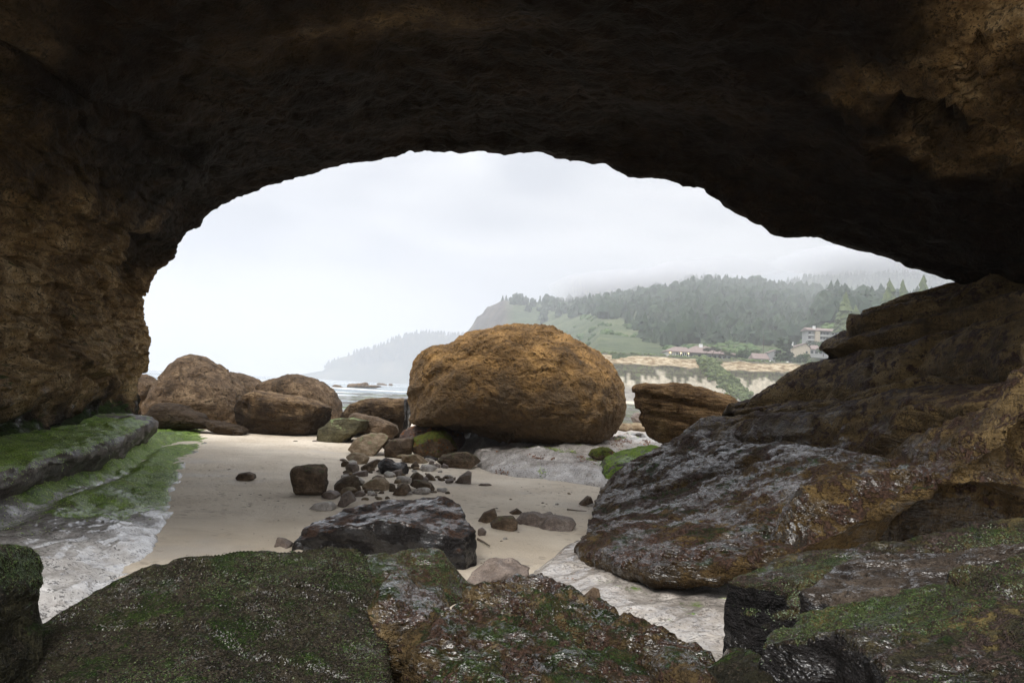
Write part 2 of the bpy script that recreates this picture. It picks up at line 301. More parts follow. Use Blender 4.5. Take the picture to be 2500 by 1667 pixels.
# ================================================================== setting
# ---- sand
def build_sand():
    def axis(lo, hi, a, b, n_in, n_out):
        return np.unique(np.r_[np.linspace(lo, a, n_out), np.linspace(a, b, n_in), b + (hi - b) * np.linspace(0, 1, n_out) ** 2])
    xs = axis(-60, 420, -10, 8, 210, 26); ys = axis(-30, 460, 2, 26, 250, 36)
    X, Y = np.meshgrid(xs, ys); p = np.stack([X.ravel(), Y.ravel(), np.zeros(X.size)], 1)
    z = 0.04 * fbm(p, 0.35, 4) + 0.014 * fbm(p * [1, 2.2, 1], 2.2, 4)
    z += -sstep(p[:, 1], 27, 120) * 2.6 + 0.04 * sstep(p[:, 1], 14, 22) + 2.2 * sstep(p[:, 1], 310, 420) * sstep(p[:, 0], 10, 60)
    r = np.random.default_rng(4)
    for k in range(260):                                     # scuffs and footprints
        px, py = (r.uniform(520, 900), r.uniform(1215, 1350)) if k < 190 else (r.uniform(1150, 1420), r.uniform(1190, 1360))
        c = G(px, py); s = r.uniform(0.03, 0.085); a = r.uniform(0, 3.14); dx, dy = p[:, 0] - c[0], p[:, 1] - c[1]
        near = (np.abs(dx) < 0.5) & (np.abs(dy) < 0.5); dxn, dyn = dx[near], dy[near]
        u, v = dxn * math.cos(a) + dyn * math.sin(a), -dxn * math.sin(a) + dyn * math.cos(a)
        q = (u / s) ** 2 + (v / (s * 0.6)) ** 2
        z[near] += (-0.026 * np.exp(-q) + 0.010 * np.exp(-(np.sqrt(q) - 1.5) ** 2 * 3)) * r.uniform(0.5, 1.2)
    p[:, 2] = z
    m = NT('sand'); n1, n2 = m.noise(0.6, 5), m.noise(300, 2, 0.6)
    col = m.ramp(n1, (0.38, (0.58, 0.495, 0.385)), (0.62, (0.71, 0.625, 0.505)))
    col = m.mix(m.math('MULTIPLY', m.ss(n2, 0.5, 0.72), 0.45), col, (0.27, 0.215, 0.165))
    st = m.noise(1.1, 6, 0.65, vec=m.map((0.5, 2.6, 1))); col = m.mix(m.math('MULTIPLY', m.ss(st, 0.55, 0.72), 0.35), col, (0.34, 0.275, 0.215))
    deb = m.noise(9, 5, 0.75, vec=m.map((0.7, 2, 1))); col = m.mix(m.ss(deb, 0.64, 0.70), col, (0.10, 0.07, 0.045))
    wetm = m.ss(m.noise(0.45, 4), 0.52, 0.66); col = m.mix(m.math('MULTIPLY', wetm, 0.45), col, (0.37, 0.32, 0.265))
    vo = m.voro(5.5, vec=m.map((1, 1.25, 0.01))); vz = m.voro(2.6, vec=m.map((1, 1.2, 0.01)))
    msk = m.ss(m.noise(0.55, 4, 0.6), 0.44, 0.56); pits = m.math('MULTIPLY', m.math('ADD', m.ss(vo, 0.32, 0.12), m.ss(vz, 0.22, 0.08)), msk)
    col = m.mix(m.math('MULTIPLY', pits, 0.5), col, (0.34, 0.28, 0.215))
    m.set(Base_Color=col, Roughness=m.math('MULTIPLY_ADD', wetm, -0.45, 0.85)); m.b.inputs['Specular IOR Level'].default_value = 0.35
    m.link(m.bump(m.math('SUBTRACT', m.math('MULTIPLY_ADD', m.noise(12, 5, 0.75), 2.5, m.math('MULTIPLY', n2, 0.6)), m.math('MULTIPLY', pits, 1.6)), 0.8, 0.022), m.b.inputs['Normal'])
    link('sand', mesh_np('sand', p, grid_faces(len(ys), len(xs))), m.m, kind='structure')
build_sand()

# ---- sea
def build_sea():
    xs = np.unique(np.r_[-9000, -3000, -1200, np.linspace(-500, 500, 120), 1200, 3000, 9000]); ys = np.unique(np.r_[40 + 8900 * np.linspace(0, 1, 220) ** 3])
    X, Y = np.meshgrid(xs, ys); p = np.stack([X.ravel(), Y.ravel(), np.full(X.size, -2.0)], 1)
    p[:, 2] += 0.16 * fbm(p * [0.25, 1, 1], 0.05, 3) * (p[:, 1] < 900)
    m = NT('sea'); nb = m.noise(0.35, 6, 0.6, vec=m.map((0.35, 1, 1))); sw = m.noise(0.02, 5, 0.6, vec=m.map((0.25, 1.6, 1)))
    foam = m.ss(m.noise(0.018, 6, 0.66, vec=m.map((0.35, 1.1, 1))), 0.50, 0.62)
    col = m.mix(foam, m.ramp(sw, (0.3, (0.10, 0.15, 0.18)), (0.7, (0.19, 0.24, 0.26))), (0.78, 0.80, 0.82))
    m.set(Base_Color=col, Roughness=m.math('MULTIPLY_ADD', foam, 0.5, 0.25)); m.link(m.bump(m.math('ADD', nb, sw), 0.5, 0.4), m.b.inputs['Normal'])
    link('sea', mesh_np('sea', p, grid_faces(len(ys), len(xs))), m.m, kind='structure')
build_sea()

# ---- low-tide reef beyond the boulders
def build_reef():
    xs = np.linspace(-75, 110, 210); ys = 34 + 296 * np.linspace(0, 1, 200) ** 1.4
    X, Y = np.meshgrid(xs, ys); p = np.stack([X.ravel(), Y.ravel(), np.zeros(X.size)], 1)
    base = 0.55 * fbm(p * [0.5, 1, 1], 0.055, 5, seed=3) + 0.10 * fbm(p, 0.5, 4, seed=4)
    shore = sstep(p[:, 0] + 0.12 * (p[:, 1] - 40), -40, 5) * 0.42 - 0.06
    z = -2.05 + 1.3 * (base + shore) - 0.7 * sstep(p[:, 1], 215, 290) * (p[:, 0] < 45)
    z = np.where(z > -1.75, -1.75 + (z + 1.75) * 0.25, z); p[:, 2] = z + 0.05 * ridged(p, 0.7, 3)
    set_m = rock_mat('reef_rock', ((0.03, 0.028, 0.022), (0.075, 0.068, 0.05), (0.17, 0.15, 0.11)), s=0.12, moss=GREEN, moss_thr=0.80, wet=0.8, coat=0.6, wet_dark=0.4, bump=1.0, bdist=0.3)
    link('tidal_reef', mesh_np('tidal_reef', p, grid_faces(200, 210)), set_m, kind='structure')
build_reef()

ST = {}
# ---- left rock shelf and bench
XW = ([1, 3, 5, 7, 9, 11, 14, 18, 22, 25], [-5.6, -5.6, -5.7, -6.1, -6.6, -7.1, -7.9, -9.4, -10.8, -11.6])
XS = ([1, 4, 6, 7.9, 8.8, 10.4, 11.8, 13.4, 15.5, 19.7, 22.9, 25], [-2.2, -2.5, -2.9, -3.57, -3.92, -4.45, -5.16, -5.8, -6.7, -8.0, -9.1, -9.8])
XG = ([1, 5, 8, 10, 12.3, 15, 18, 22, 25], [-4.9, -5.2, -5.75, -6.25, -6.8, -7.7, -8.75, -10.2, -11.1])
def build_left():
    ny, nt = 360, 160
    ys = np.linspace(1.0, 25, ny); t = np.linspace(0, 1, nt)
    g = np.interp(ys, *XG)[:, None]; s = np.interp(ys, *XS)[:, None]
    yv = np.repeat(ys[:, None], nt, 1); x = g - 0.7 + (s - g + 0.7) * t[None]
    q = np.stack([x.ravel(), yv.ravel(), 0 * x.ravel()], 1); tt = np.tile(t, ny)
    w = np.interp(ys, [1, 8, 12, 16, 19, 25], [0.55, 0.46, 0.44, 0.34, 0.26, 0.2]); w = np.repeat(w, nt)
    z = w * (np.clip(1 - tt, 0, 1) ** 0.85) - 0.07
    tg = np.repeat((0.7 / (s - g + 0.7))[:, 0], nt); z -= 0.13 * np.exp(-((tt - tg - 0.05) / 0.09) ** 2) * sstep(q[:, 1], 20, 17)
    z += 0.10 * fbm(q * [1, 0.35, 1], 0.9, 4, seed=2) + 0.035 * ridged(q * [1, 0.4, 1], 3, 4, seed=5)
    e = 0.10 * fbm(q, 1.2, 4, seed=9)
    z = z - 0.25 * sstep(tt + e, 0.9, 1.0)
    b, cr = beds(np.stack([q[:, 0], q[:, 1], z], 1), (1, -0.28, 0.6), 0.45, seed=4, warp=0.3, wf=0.5); z += 0.05 * b - 0.03 * cr
    c1, c2, ci = cells(q * [1.1, 0.45, 1] + 0.25 * fbm(q, 0.9, 3, seed=12)[:, None], 1.3, 7); z += 0.13 * (ci - 0.5) * sstep(c2 - c1, 0, 0.2) * sstep(tt, 1.0, 0.8)
    z += 0.012 * fbm(q, 9, 3)
    q[:, 2] = z
    me = mesh_np('rock_shelf', q, grid_faces(ny, nt))
    n5 = fbm(q, 0.7, 4, seed=8)
    low = sstep(q[:, 1] + 2.2 * n5 - 2.0 * (tt - 0.5), 8.2, 10.8)
    rim = sstep(tt + 0.12 * n5, 0.93, 0.80)
    strip = np.exp(-((tt - tg - 0.07) / 0.06) ** 2) * sstep(q[:, 1], 16, 12); moss = np.clip(0.12 + 0.75 * low * rim, 0, 1) * (1 - 0.3 * sstep(q[:, 1], 17, 22)) * (1 - 0.85 * strip)
    set_attr(me, 'moss', moss); set_attr(me, 'wet', np.clip(1.05 - 1.1 * moss, 0, 1)); set_attr(me, 'pale', np.clip(np.clip(1 - 1.6 * moss, 0, 1) * sstep(fbm(q * [1, 0.6, 1], 1.6, 5, 0.65, seed=31) + 0.9 * (tt - 0.62), -0.25, 0.15) + strip, 0, 1))  # pale: sky sheen on the wet rock, painted into its colour
    ST['shelf'] = link('rock_shelf', me, M['ledge'], kind='structure')
    # bench above it
    na = 100; ys = np.linspace(1.0, 19.2, ny); a = np.linspace(0, 1, na)
    w0 = np.interp(ys, *XW)[:, None] - 0.6; g = np.interp(ys, *XG)[:, None]
    end = np.sqrt(np.clip((19.2 - ys) / 1.1, 0, 1))[:, None]; gx = w0 + (g - w0) * (0.55 + 0.45 * end)
    # profile: wall, top, rounded edge, undercut
    pu = np.array([0, 0.45, 0.78, 0.95, 1.0, 0.96, 0.80]); pz = np.array([0.76, 0.75, 0.73, 0.67, 0.55, 0.38, 0.14])
    A = np.interp(a, np.linspace(0, 1, 7), pu); B = np.interp(a, np.linspace(0, 1, 7), pz)
    k = np.ones(9) / 9; A[8:-8] = np.convolve(A, k, 'same')[8:-8]; B[8:-8] = np.convolve(B, k, 'same')[8:-8]
    Gd = np.stack([w0 + (gx - w0) * A[None], np.repeat(ys[:, None], na, 1), 0.02 + (0.05 + B[None]) * (0.4 + 0.6 * end)], -1)
    n = -grid_normals(Gd); q = Gd.reshape(-1, 3); n = n.reshape(-1, 3)
    if n[:, 2].mean() < 0: n = -n
    dsp = 0.09 * fbm(q * [1, 0.4, 1], 0.9, 4, seed=1) + 0.04 * ridged(q * [1, 0.35, 1], 2.4, 4, seed=2) + 0.015 * fbm(q, 8, 3)
    b, cr = beds(q, (0.9, -0.3, 0.5), 0.35, seed=9, warp=0.2); dsp += 0.06 * b - 0.03 * cr
    c1, c2, ci = cells(np.stack([q[:, 0] * 1.2, q[:, 1] * 0.55, q[:, 2] * 1.6], 1) + 0.2 * fbm(q, 1.2, 3, seed=12)[:, None], 1.7, 5); dsp += 0.09 * (ci - 0.5) * sstep(c2 - c1, 0, 0.2)
    q = q + n * dsp[:, None]
    me = mesh_np('rock_bench', q, grid_faces(ny, na))
    n5 = fbm(q, 0.9, 4, seed=6); nzb = sstep(n[:, 2], 0.25, 0.75); set_attr(me, 'moss', np.clip((0.25 + 0.58 * nzb) - 0.5 * sstep(q[:, 1] + n5, 14.5, 17.5) - 0.25 * sstep(q[:, 1], 8, 6), 0, 1)); set_attr(me, 'wet', np.full(len(q), 0.25)); set_attr(me, 'pale', np.zeros(len(q)))
    ST['bench'] = link('rock_bench', me, M['ledge'], kind='structure')
build_left()

# ---- cave roof and walls
LIP = [(330, 1040, 21.0), (331, 951, 21.0), (341, 914, 20.8), (360, 893, 20.5), (363, 855, 20.3), (357, 810, 20.0), (347, 772, 19.6), (343, 740, 19.2), (360, 699, 18.7), (383, 664, 18.3),
       (427, 629, 17.9), (440, 600, 17.6), (446, 577, 17.4), (489, 547, 17.1), (531, 505, 16.8), (574, 484, 16.6), (638, 457, 16.3), (702, 436, 16.1), (797, 413, 15.8), (877, 391, 15.6), (973, 377, 15.4),
       (1015, 368, 15.3), (1079, 373, 15.2), (1169, 363, 15.1), (1190, 372, 15.05), (1323, 372, 14.9), (1414, 393, 14.7), (1478, 399, 14.6), (1520, 420, 14.5), (1541, 437, 14.4), (1632, 441, 14.2),
       (1658, 452, 14.1), (1722, 462, 13.9), (1807, 526, 13.6), (1876, 555, 13.4), (1892, 574, 13.3), (1988, 577, 13.1), (2083, 606, 12.9), (2190, 635, 12.6), (2264, 659, 12.4), (2323, 683, 12.2), (2420, 705, 12.0), (2560, 740, 11.8)]
def build_cave():
    lip = np.array([P(*q) for q in LIP]); K = 120
    L = resample(lip, K); cen = np.array([-1.5, 0, 1.0]); rad = L - cen; rad[:, 1] = 0; rad /= np.linalg.norm(rad, axis=1)[:, None]
    def pl(*pts): return resample(pts, K)
    r1 = pl((-8.6, 15.2, .2), (-8.7, 15, 1.2), (-8.75, 14.8, 2.2), (-8.5, 14.4, 3.4), (-7.5, 13.8, 4.8), (-5.6, 13.2, 6.0), (-3, 12.7, 6.8), (0, 12.4, 7.15), (2.8, 12.1, 6.8), (5.0, 11.7, 5.8), (6.6, 11.2, 4.9), (7.8, 10.8, 4.2), (9.4, 10.6, 3.4))
    r2 = pl((-6.9, 9.8, .2), (-7.1, 9.8, 1.4), (-7.2, 9.6, 2.5), (-6.9, 9.4, 3.8), (-5.6, 9.4, 5.4), (-3.2, 9.5, 6.5), (0, 9.6, 6.95), (2.6, 9.5, 6.6), (5, 9.3, 5.8), (6.5, 9.1, 5.0), (7.8, 9, 4.3), (9.6, 9, 3.4))
    r3 = pl((-6.3, 7.0, .2), (-6.7, 7.0, 1.6), (-6.8, 7.2, 3.0), (-6.1, 7.6, 4.5), (-4.5, 8.2, 5.8), (-1.8, 8.5, 6.6), (1, 8.5, 6.75), (3.2, 8.3, 6.35), (5.3, 7.8, 5.6), (6.8, 7.3, 4.9), (8.0, 7.0, 4.3), (9.6, 7, 3.4))
    r4 = pl((-6.0, 3.6, .2), (-6.4, 4.0, 1.6), (-6.5, 4.8, 3.0), (-5.9, 5.8, 4.5), (-4.4, 6.8, 5.8), (-1.8, 7.4, 6.6), (1, 7.4, 6.8), (3.3, 7.0, 6.5), (5.5, 6.2, 5.9), (7.0, 5.4, 5.3), (8.4, 4.8, 4.8), (9.8, 4.4, 3.8))
    r5 = r4 + [0, -0.3, 0.25]
    rc = r5 - cen; rc[:, 1] = 0; rc /= np.linalg.norm(rc, axis=1)[:, None]
    r6 = r5 + rc * 1.5 + [0, -1.2, 0]; r7 = r5 + rc * 5 + [0, -1.5, 0]
    up = np.clip(rad[:, 2:], 0, 1)
    o1 = L + rad * 0.35 + [0, 0.25, 0]; o2 = L + rad * 2.0 + [0, 0.2, 0]; o3 = L + rad * 5 + [0, -1.5, 0]
    r05 = 0.62 * L + 0.38 * r1 + rad * 0.10
    rows = np.stack([r7, o3, o2, o1, L, r05, r1, r2, r3, r4, r5, r6, r7])
    nu = 540
    tv = np.r_[np.linspace(0, 3, 16, endpoint=False), np.linspace(3, 4, 14, endpoint=False), np.linspace(4, 6, 100, endpoint=False), np.linspace(6, 7, 80, endpoint=False), np.linspace(7, 9, 70, endpoint=False), np.linspace(9, 12, 20)]
    Wv = cr_matrix(len(rows), tv); uq = np.interp(np.linspace(0, 1, nu), [0, 0.42, 0.8, 1], [0, 0.30, 0.74, 1]); Wu = cr_matrix(K, uq * (K - 1))
    Gd = np.einsum('vk,kud->vud', Wv, rows); Gd = np.einsum('uk,vkd->vud', Wu, Gd)
    n = grid_normals(Gd); q = Gd.reshape(-1, 3); n = n.reshape(-1, 3)
    mid = np.array([0, 6.0, 2.5]); sel = (q[:, 1] > 3) & (q[:, 1] < 11)
    if (np.einsum('ij,ij->i', n[sel], mid - q[sel])).mean() < 0: n = -n      # n points into the cave
    tvr = np.repeat(tv, nu); uu = np.tile(uq, len(tv))
    inside = sstep(tvr, 4.0, 4.7); lipw = 0.22 + 0.78 * inside
    wall = sstep(uu, 0.36, 0.20)                                  # left wall
    d = 0.36 * fbm(q * [1, 0.7, 1.2], 0.32, 4, seed=1) * lipw
    d += 0.10 * ridged(q * [1, 0.6, 1.6], 0.9, 5, seed=2) * lipw
    b, cr = beds(q, (0.10, -0.12, 1.0), 0.75, seed=3, warp=0.5, wf=0.3); d += (0.42 * b - 0.14 * cr) * lipw * (0.25 + 0.75 * wall)
    b, cr = beds(q, (0.22, -0.05, 1.0), 0.26, seed=6, warp=0.35, wf=0.6); d += (0.13 * b - 0.06 * cr) * (0.5 + 0.5 * lipw) * (0.4 + 0.6 * wall)
    right = np.exp(-(((q[:, 0] - 5.1) / 1.3) ** 2 + ((q[:, 2] - 5.6) / 1.2) ** 2)) * sstep(q[:, 1], 10.5, 9.0)
    lit_vault = np.exp(-(((q[:, 0] + 1.9) / 1.6) ** 2 + ((q[:, 1] - 9.0) / 0.5) ** 2)) * (q[:, 2] > 5)  # ceiling ripples catching light, put into the colour as a paler band
    blk = np.clip(0.8 * wall * sstep(q[:, 2], 1.3, 2.0) * sstep(q[:, 2], 5.5, 3.8) + 2.4 * right + 0.12, 0, 2.4)
    k = (blk > 0.14) & (tvr < 9.4) & (tvr > 3.9); qk = q[k]; w_ = (blk * lipw)[k]
    bb, ccr = beds(qk, (0.16, -0.08, 1.0), 0.12, seed=15, warp=0.16, wf=0.9, edge=0.3); d[k] += w_ * (0.06 * bb - 0.03 * ccr)
    c1, c2, ci = cells(qk * [0.8, 0.7, 2.0] + 0.35 * fbm(qk, 1.0, 4, seed=5)[:, None], 1.3)
    d[k] += w_ * (0.34 * (ci - 0.5) * sstep(c2 - c1, 0.0, 0.15))
    c1, c2, ci = cells(qk * [1.0, 0.8, 2.2] + 0.2 * fbm(qk, 3.0, 3, seed=7)[:, None], 3.6, seed=9)
    d[k] += w_ * (0.12 * (ci - 0.5) * sstep(c2 - c1, 0.0, 0.15))
    d += 0.035 * fbm(q, 4.0, 4, seed=4) + 0.07 * ridged(q * [0.8, 0.4, 1.5], 2.2, 4, 0.6, seed=14) * (0.4 + 0.6 * lipw) - 0.03
    d += 0.10 * fbm(q, 1.6, 4, 0.6, seed=21) * sstep(tvr, 3.3, 3.9) * sstep(tvr, 5.0, 4.2) + 0.05 * (cells(q * [1, 0.5, 1], 2.6, 3)[2] - 0.5) * sstep(tvr, 3.4, 3.9) * sstep(tvr, 4.8, 4.1)
    # sea-worn hollow at the foot of the left wall
    d -= 0.35 * wall * np.exp(-((q[:, 2] - 1.05) / 0.35) ** 2) * inside
    q = q + n * d[:, None]
    me = mesh_np('cave_roof', q, grid_faces(len(tv), nu))
    set_attr(me, 'moss', np.clip(0.35 + 0.25 * wall * sstep(q[:, 2], 2.0, 1.0), 0, 1)); set_attr(me, 'wet', wall * sstep(q[:, 2], 2.0, 1.2) * 0.9 + 0.1)
    nf = fbm(q, 0.5, 4, seed=11); set_attr(me, 'fresh_lit', np.clip(wall * sstep(q[:, 2] + 1.2 * nf, 0.9, 1.7) * sstep(q[:, 2] + 1.5 * nf, 5.4, 3.4) + 0.9 * sstep(right, 0.2, 0.6) * sstep(nf, -0.3, 0.15) + 0.5 * lit_vault, 0, 1))  # tan wall; right facets fresh rock, brightened as lit; vault ripples painted lit
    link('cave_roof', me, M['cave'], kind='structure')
build_cave()

# ---- right rock slope
def build_slope():
    def row(pts, *w): return resample([P(*q) for q in pts] + [np.array(v, float) for v in w], 90)
    S = row([(1462, 1208, 15.0), (1500, 1160, 15.3), (1560, 1112, 15.5), (1640, 1078, 15.5), (1700, 1040, 15.2), (1762, 1003, 14.9), (1778, 962, 14.7), (1912, 912, 14.2), (2018, 876, 13.9), (2022, 838, 13.8), (2100, 766, 13.4), (2200, 724, 12.9), (2323, 686, 12.4), (2450, 652, 12.1)], (11, 12, 5.4))
    M1 = row([(1452, 1252, 12.2), (1500, 1225, 12.2), (1600, 1180, 12.3), (1700, 1125, 12.3), (1800, 1060, 12.2), (1900, 1000, 12.0), (2000, 950, 11.7), (2100, 885, 11.4), (2200, 830, 11.2), (2320, 770, 11.0), (2430, 712, 10.8), (2600, 655, 10.6)], (11, 10.4, 5.3))
    M2 = row([(1438, 1310, 9.9), (1500, 1295, 9.9), (1600, 1270, 9.9), (1700, 1235, 9.9), (1800, 1190, 9.8), (1900, 1140, 9.6), (2000, 1090, 9.4), (2150, 1020, 9.1), (2300, 930, 8.8), (2450, 830, 8.6), (2650, 720, 8.4)], (10.6, 8.2, 5.2))
    M3 = row([(1428, 1345, 8.6), (1500, 1362, 7.6), (1600, 1385, 6.95), (1700, 1390, 6.8), (1800, 1380, 6.7), (1900, 1345, 6.6), (2000, 1305, 6.6), (2150, 1230, 6.5), (2300, 1140, 6.4), (2450, 1040, 6.3), (2650, 930, 6.2)], (9.8, 6.2, 5.0))
    M4 = M3 + [0, 0.05, -0.10]; w = np.linspace(0, 1, 90)[:, None]
    U = M3 + np.array([0.05, 0.75, -0.2]) * 1.0; U[:, 2] = np.minimum(U[:, 2], M3[:, 2] - 0.16)
    U2 = U + [0, 0.15, -0.5]; U2[:, 2] = np.minimum(U2[:, 2], -0.25)
    dn = S + [0.1, 0.5, 0]; dn[:, 2] = S[:, 2] * 0.35 - 0.1
    dn2 = S + [0.3, 1.0, 0]; dn2[:, 2] = -0.8
    rows = np.stack([dn2, dn, S, 0.5 * (S + M1) + [0, 0, 0.05], M1, M2, 0.4 * M2 + 0.6 * M3 + [0, 0, 0.05], M3, M4, U, U2])
    nu = 410; tv = np.r_[np.linspace(0, 2, 16, endpoint=False), np.linspace(2, 7, 270, endpoint=False), np.linspace(7, 10, 34)]
    Gd = np.einsum('vk,kud->vud', cr_matrix(len(rows), tv), rows); Gd = np.einsum('uk,vkd->vud', cr_matrix(90, np.linspace(0, 89, nu)), Gd)
    n = grid_normals(Gd).reshape(-1, 3); q = Gd.reshape(-1, 3); tvr = np.repeat(tv, nu)
    if n[(tvr > 3) & (tvr < 6), 2].mean() < 0: n = -n
    body = sstep(tvr, 1.6, 2.3); hi = sstep(q[:, 2], 1.2, 2.2)
    d = 0.16 * fbm(q, 0.5, 4, seed=2) * (0.4 + 0.6 * body) + 0.07 * ridged(q * [0.6, 0.8, 1.5], 1.3, 5, seed=3)
    nb = (-0.22, 0.10, 1.0)
    b, cr = beds(q, nb, 0.62, seed=2, warp=0.25, wf=0.35, edge=0.12); d += (0.42 * b - 0.26 * cr) * (0.12 + 0.88 * hi) - 0.05 * hi
    b, cr = beds(q, nb, 0.19, seed=5, warp=0.12, wf=0.9, edge=0.25); d += 0.05 * b - 0.02 * cr
    d += 0.06 * ridged(q * [0.6, 0.9, 2.2], 3.2, 5, 0.6, seed=6) * (1 - 0.5 * hi) + 0.016 * fbm(q, 10, 3)
    b, cr = beds(q, (-0.30, 0.15, 1.0), 0.40, seed=12, warp=0.35, wf=0.5, edge=0.2); d += (0.10 * b - 0.07 * cr)
    nbv = np.array([-0.20, 0.06, 1.0]); nbv /= np.linalg.norm(nbv); pt = 0.85
    sb = (q @ nbv) / pt + 0.28 * fbm(q, 0.45, 3, seed=33) + 0.05 * fbm(q, 2.0, 3, seed=34); fr = sb - np.floor(sb); ter = sstep(fr, 0.62, 0.98) - fr; lift = (ter * pt * 0.62 * sstep(q[:, 2], 1.1, 2.0) * body * sstep(q[:, 0], 9.5, 8.0))[:, None] * nbv
    under = (np.exp(-((fr - 0.66) / 0.05) ** 2) * 0.16 * sstep(q[:, 2], 1.1, 2.0) * body)[:, None] * n; q = q + lift - under
    hol = G(2060, 1325, 0.75); d -= 0.55 * np.exp(-(((q[:, 0] - 3.15) / 0.5) ** 2 + ((q[:, 1] - 6.9) / 0.35) ** 2))
    q = q + n * d[:, None]
    me = mesh_np('rock_slope', q, grid_faces(len(tv), nu))
    f3 = fbm(q, 0.6, 4, seed=7)
    wet = sstep(q[:, 2] + 0.5 * f3, 2.0, 1.2); set_attr(me, 'wet', np.clip(wet + 0.05, 0, 1)); set_attr(me, 'dry', sstep(q[:, 2] + 0.6 * f3, 1.2, 2.1)); set_attr(me, 'moss', np.clip(0.25 + 0.35 * wet * (f3 > -1), 0, 1))
    ST['slope'] = link('rock_slope', me, M['slope'], kind='structure')
    # wet shelf in front of the undercut
    xs = np.linspace(0.2, 6.0, 170); ys = np.linspace(2.5, 9.5, 220); X, Y = np.meshgrid(xs, ys); q = np.stack([X.ravel(), Y.ravel(), 0 * X.ravel()], 1)
    edge = np.interp(q[:, 1], [1.5, 4, 5.5, 7, 7.8, 9.5], [0.9, 0.8, 0.65, 0.42, 0.36, 0.9]) + 0.14 * fbm(q, 1.0, 4)
    z = 0.13 * sstep(q[:, 0] - edge, -0.05, 1.2) - 0.22 * sstep(edge - q[:, 0], -0.12, 0.25) + 0.06
    z += 0.07 * fbm(q, 0.9, 4, seed=3) + 0.05 * ridged(q @ np.array([[.8, -.6, 0], [.6, .8, 0], [0, 0, 1]]) * [0.5, 1.5, 1], 1.4, 4, seed=4) + 0.012 * fbm(q, 7, 3)
    q[:, 2] = z; me = mesh_np('bedrock_shelf', q, grid_faces(220, 170)); set_attr(me, 'wet', np.ones(len(q)))
    link('bedrock_shelf', me, M['pale'], kind='structure')
    # bedrock platform round the big boulder
    xs = np.linspace(-2.4, 7.5, 220); ys = 14.5 + 27.5 * np.linspace(0, 1, 200) ** 1.3; X, Y = np.meshgrid(xs, ys); q = np.stack([X.ravel(), Y.ravel(), 0 * X.ravel()], 1)
    front = np.interp(q[:, 0], [-2.4, -1.2, -0.6, 0.2, 1.2, 2.0, 2.8, 7.5], [24, 20.5, 17.6, 16.6, 16.0, 15.6, 15.0, 14]) + 0.5 * fbm(q, 0.6, 4)
    z = 0.20 * sstep(q[:, 1] - front, -0.2, 1.6) + 0.22 * sstep(q[:, 1] - front, 1, 5) - 0.22 * sstep(front - q[:, 1], -0.25, 0.25) + 0.05 - 1.2 * sstep(q[:, 1], 28, 42)
    z += 0.18 * fbm(q, 0.7, 5, seed=5) + 0.20 * ridged(q @ np.array([[.8, .6, 0], [-.6, .8, 0], [0, 0, 1]]) * [0.4, 1.2, 1], 0.8, 4, seed=6) * sstep(q[:, 1] - front, -0.2, 0.8)
    b, cr = beds(np.stack([q[:, 0], q[:, 1], z], 1), (0.5, -0.55, 1), 0.42, seed=3, warp=0.3, wf=0.5); z += 0.22 * b * sstep(q[:, 1] - front, -0.2, 0.8)
    c1, c2, ci = cells(q @ np.array([[.8, .6, 0], [-.6, .8, 0], [0, 0, 1]]) * [0.45, 1.3, 1] + 0.3 * fbm(q, 0.8, 3, seed=2)[:, None], 0.75, 3); z += (0.20 * (ci - 0.5) * sstep(c2 - c1, 0, 0.12) - 0.06 * sstep(c2 - c1, 0.08, 0.0)) * sstep(q[:, 1] - front, 0.0, 0.9)
    q[:, 2] = z; me = mesh_np('bedrock_platform', q, grid_faces(200, 220)); set_attr(me, 'wet', np.full(len(q), 0.75))
    ST['platform'] = link('bedrock_platform', me, M['pale'], kind='structure')
build_slope()

def plain(name, c, rough=0.9, c2=None, scale=0.3, bump=0.0):
    m = NT(name)
    if c2: m.set(Base_Color=m.ramp(m.noise(scale, 4, 0.65), (0.35, c), (0.65, c2)), Roughness=rough)
    else: m.set(Base_Color=m.mix(m.math('MULTIPLY', m.noise(scale, 4), 0.4), c, tuple(0.7 * v for v in c)), Roughness=rough)
    return m.m

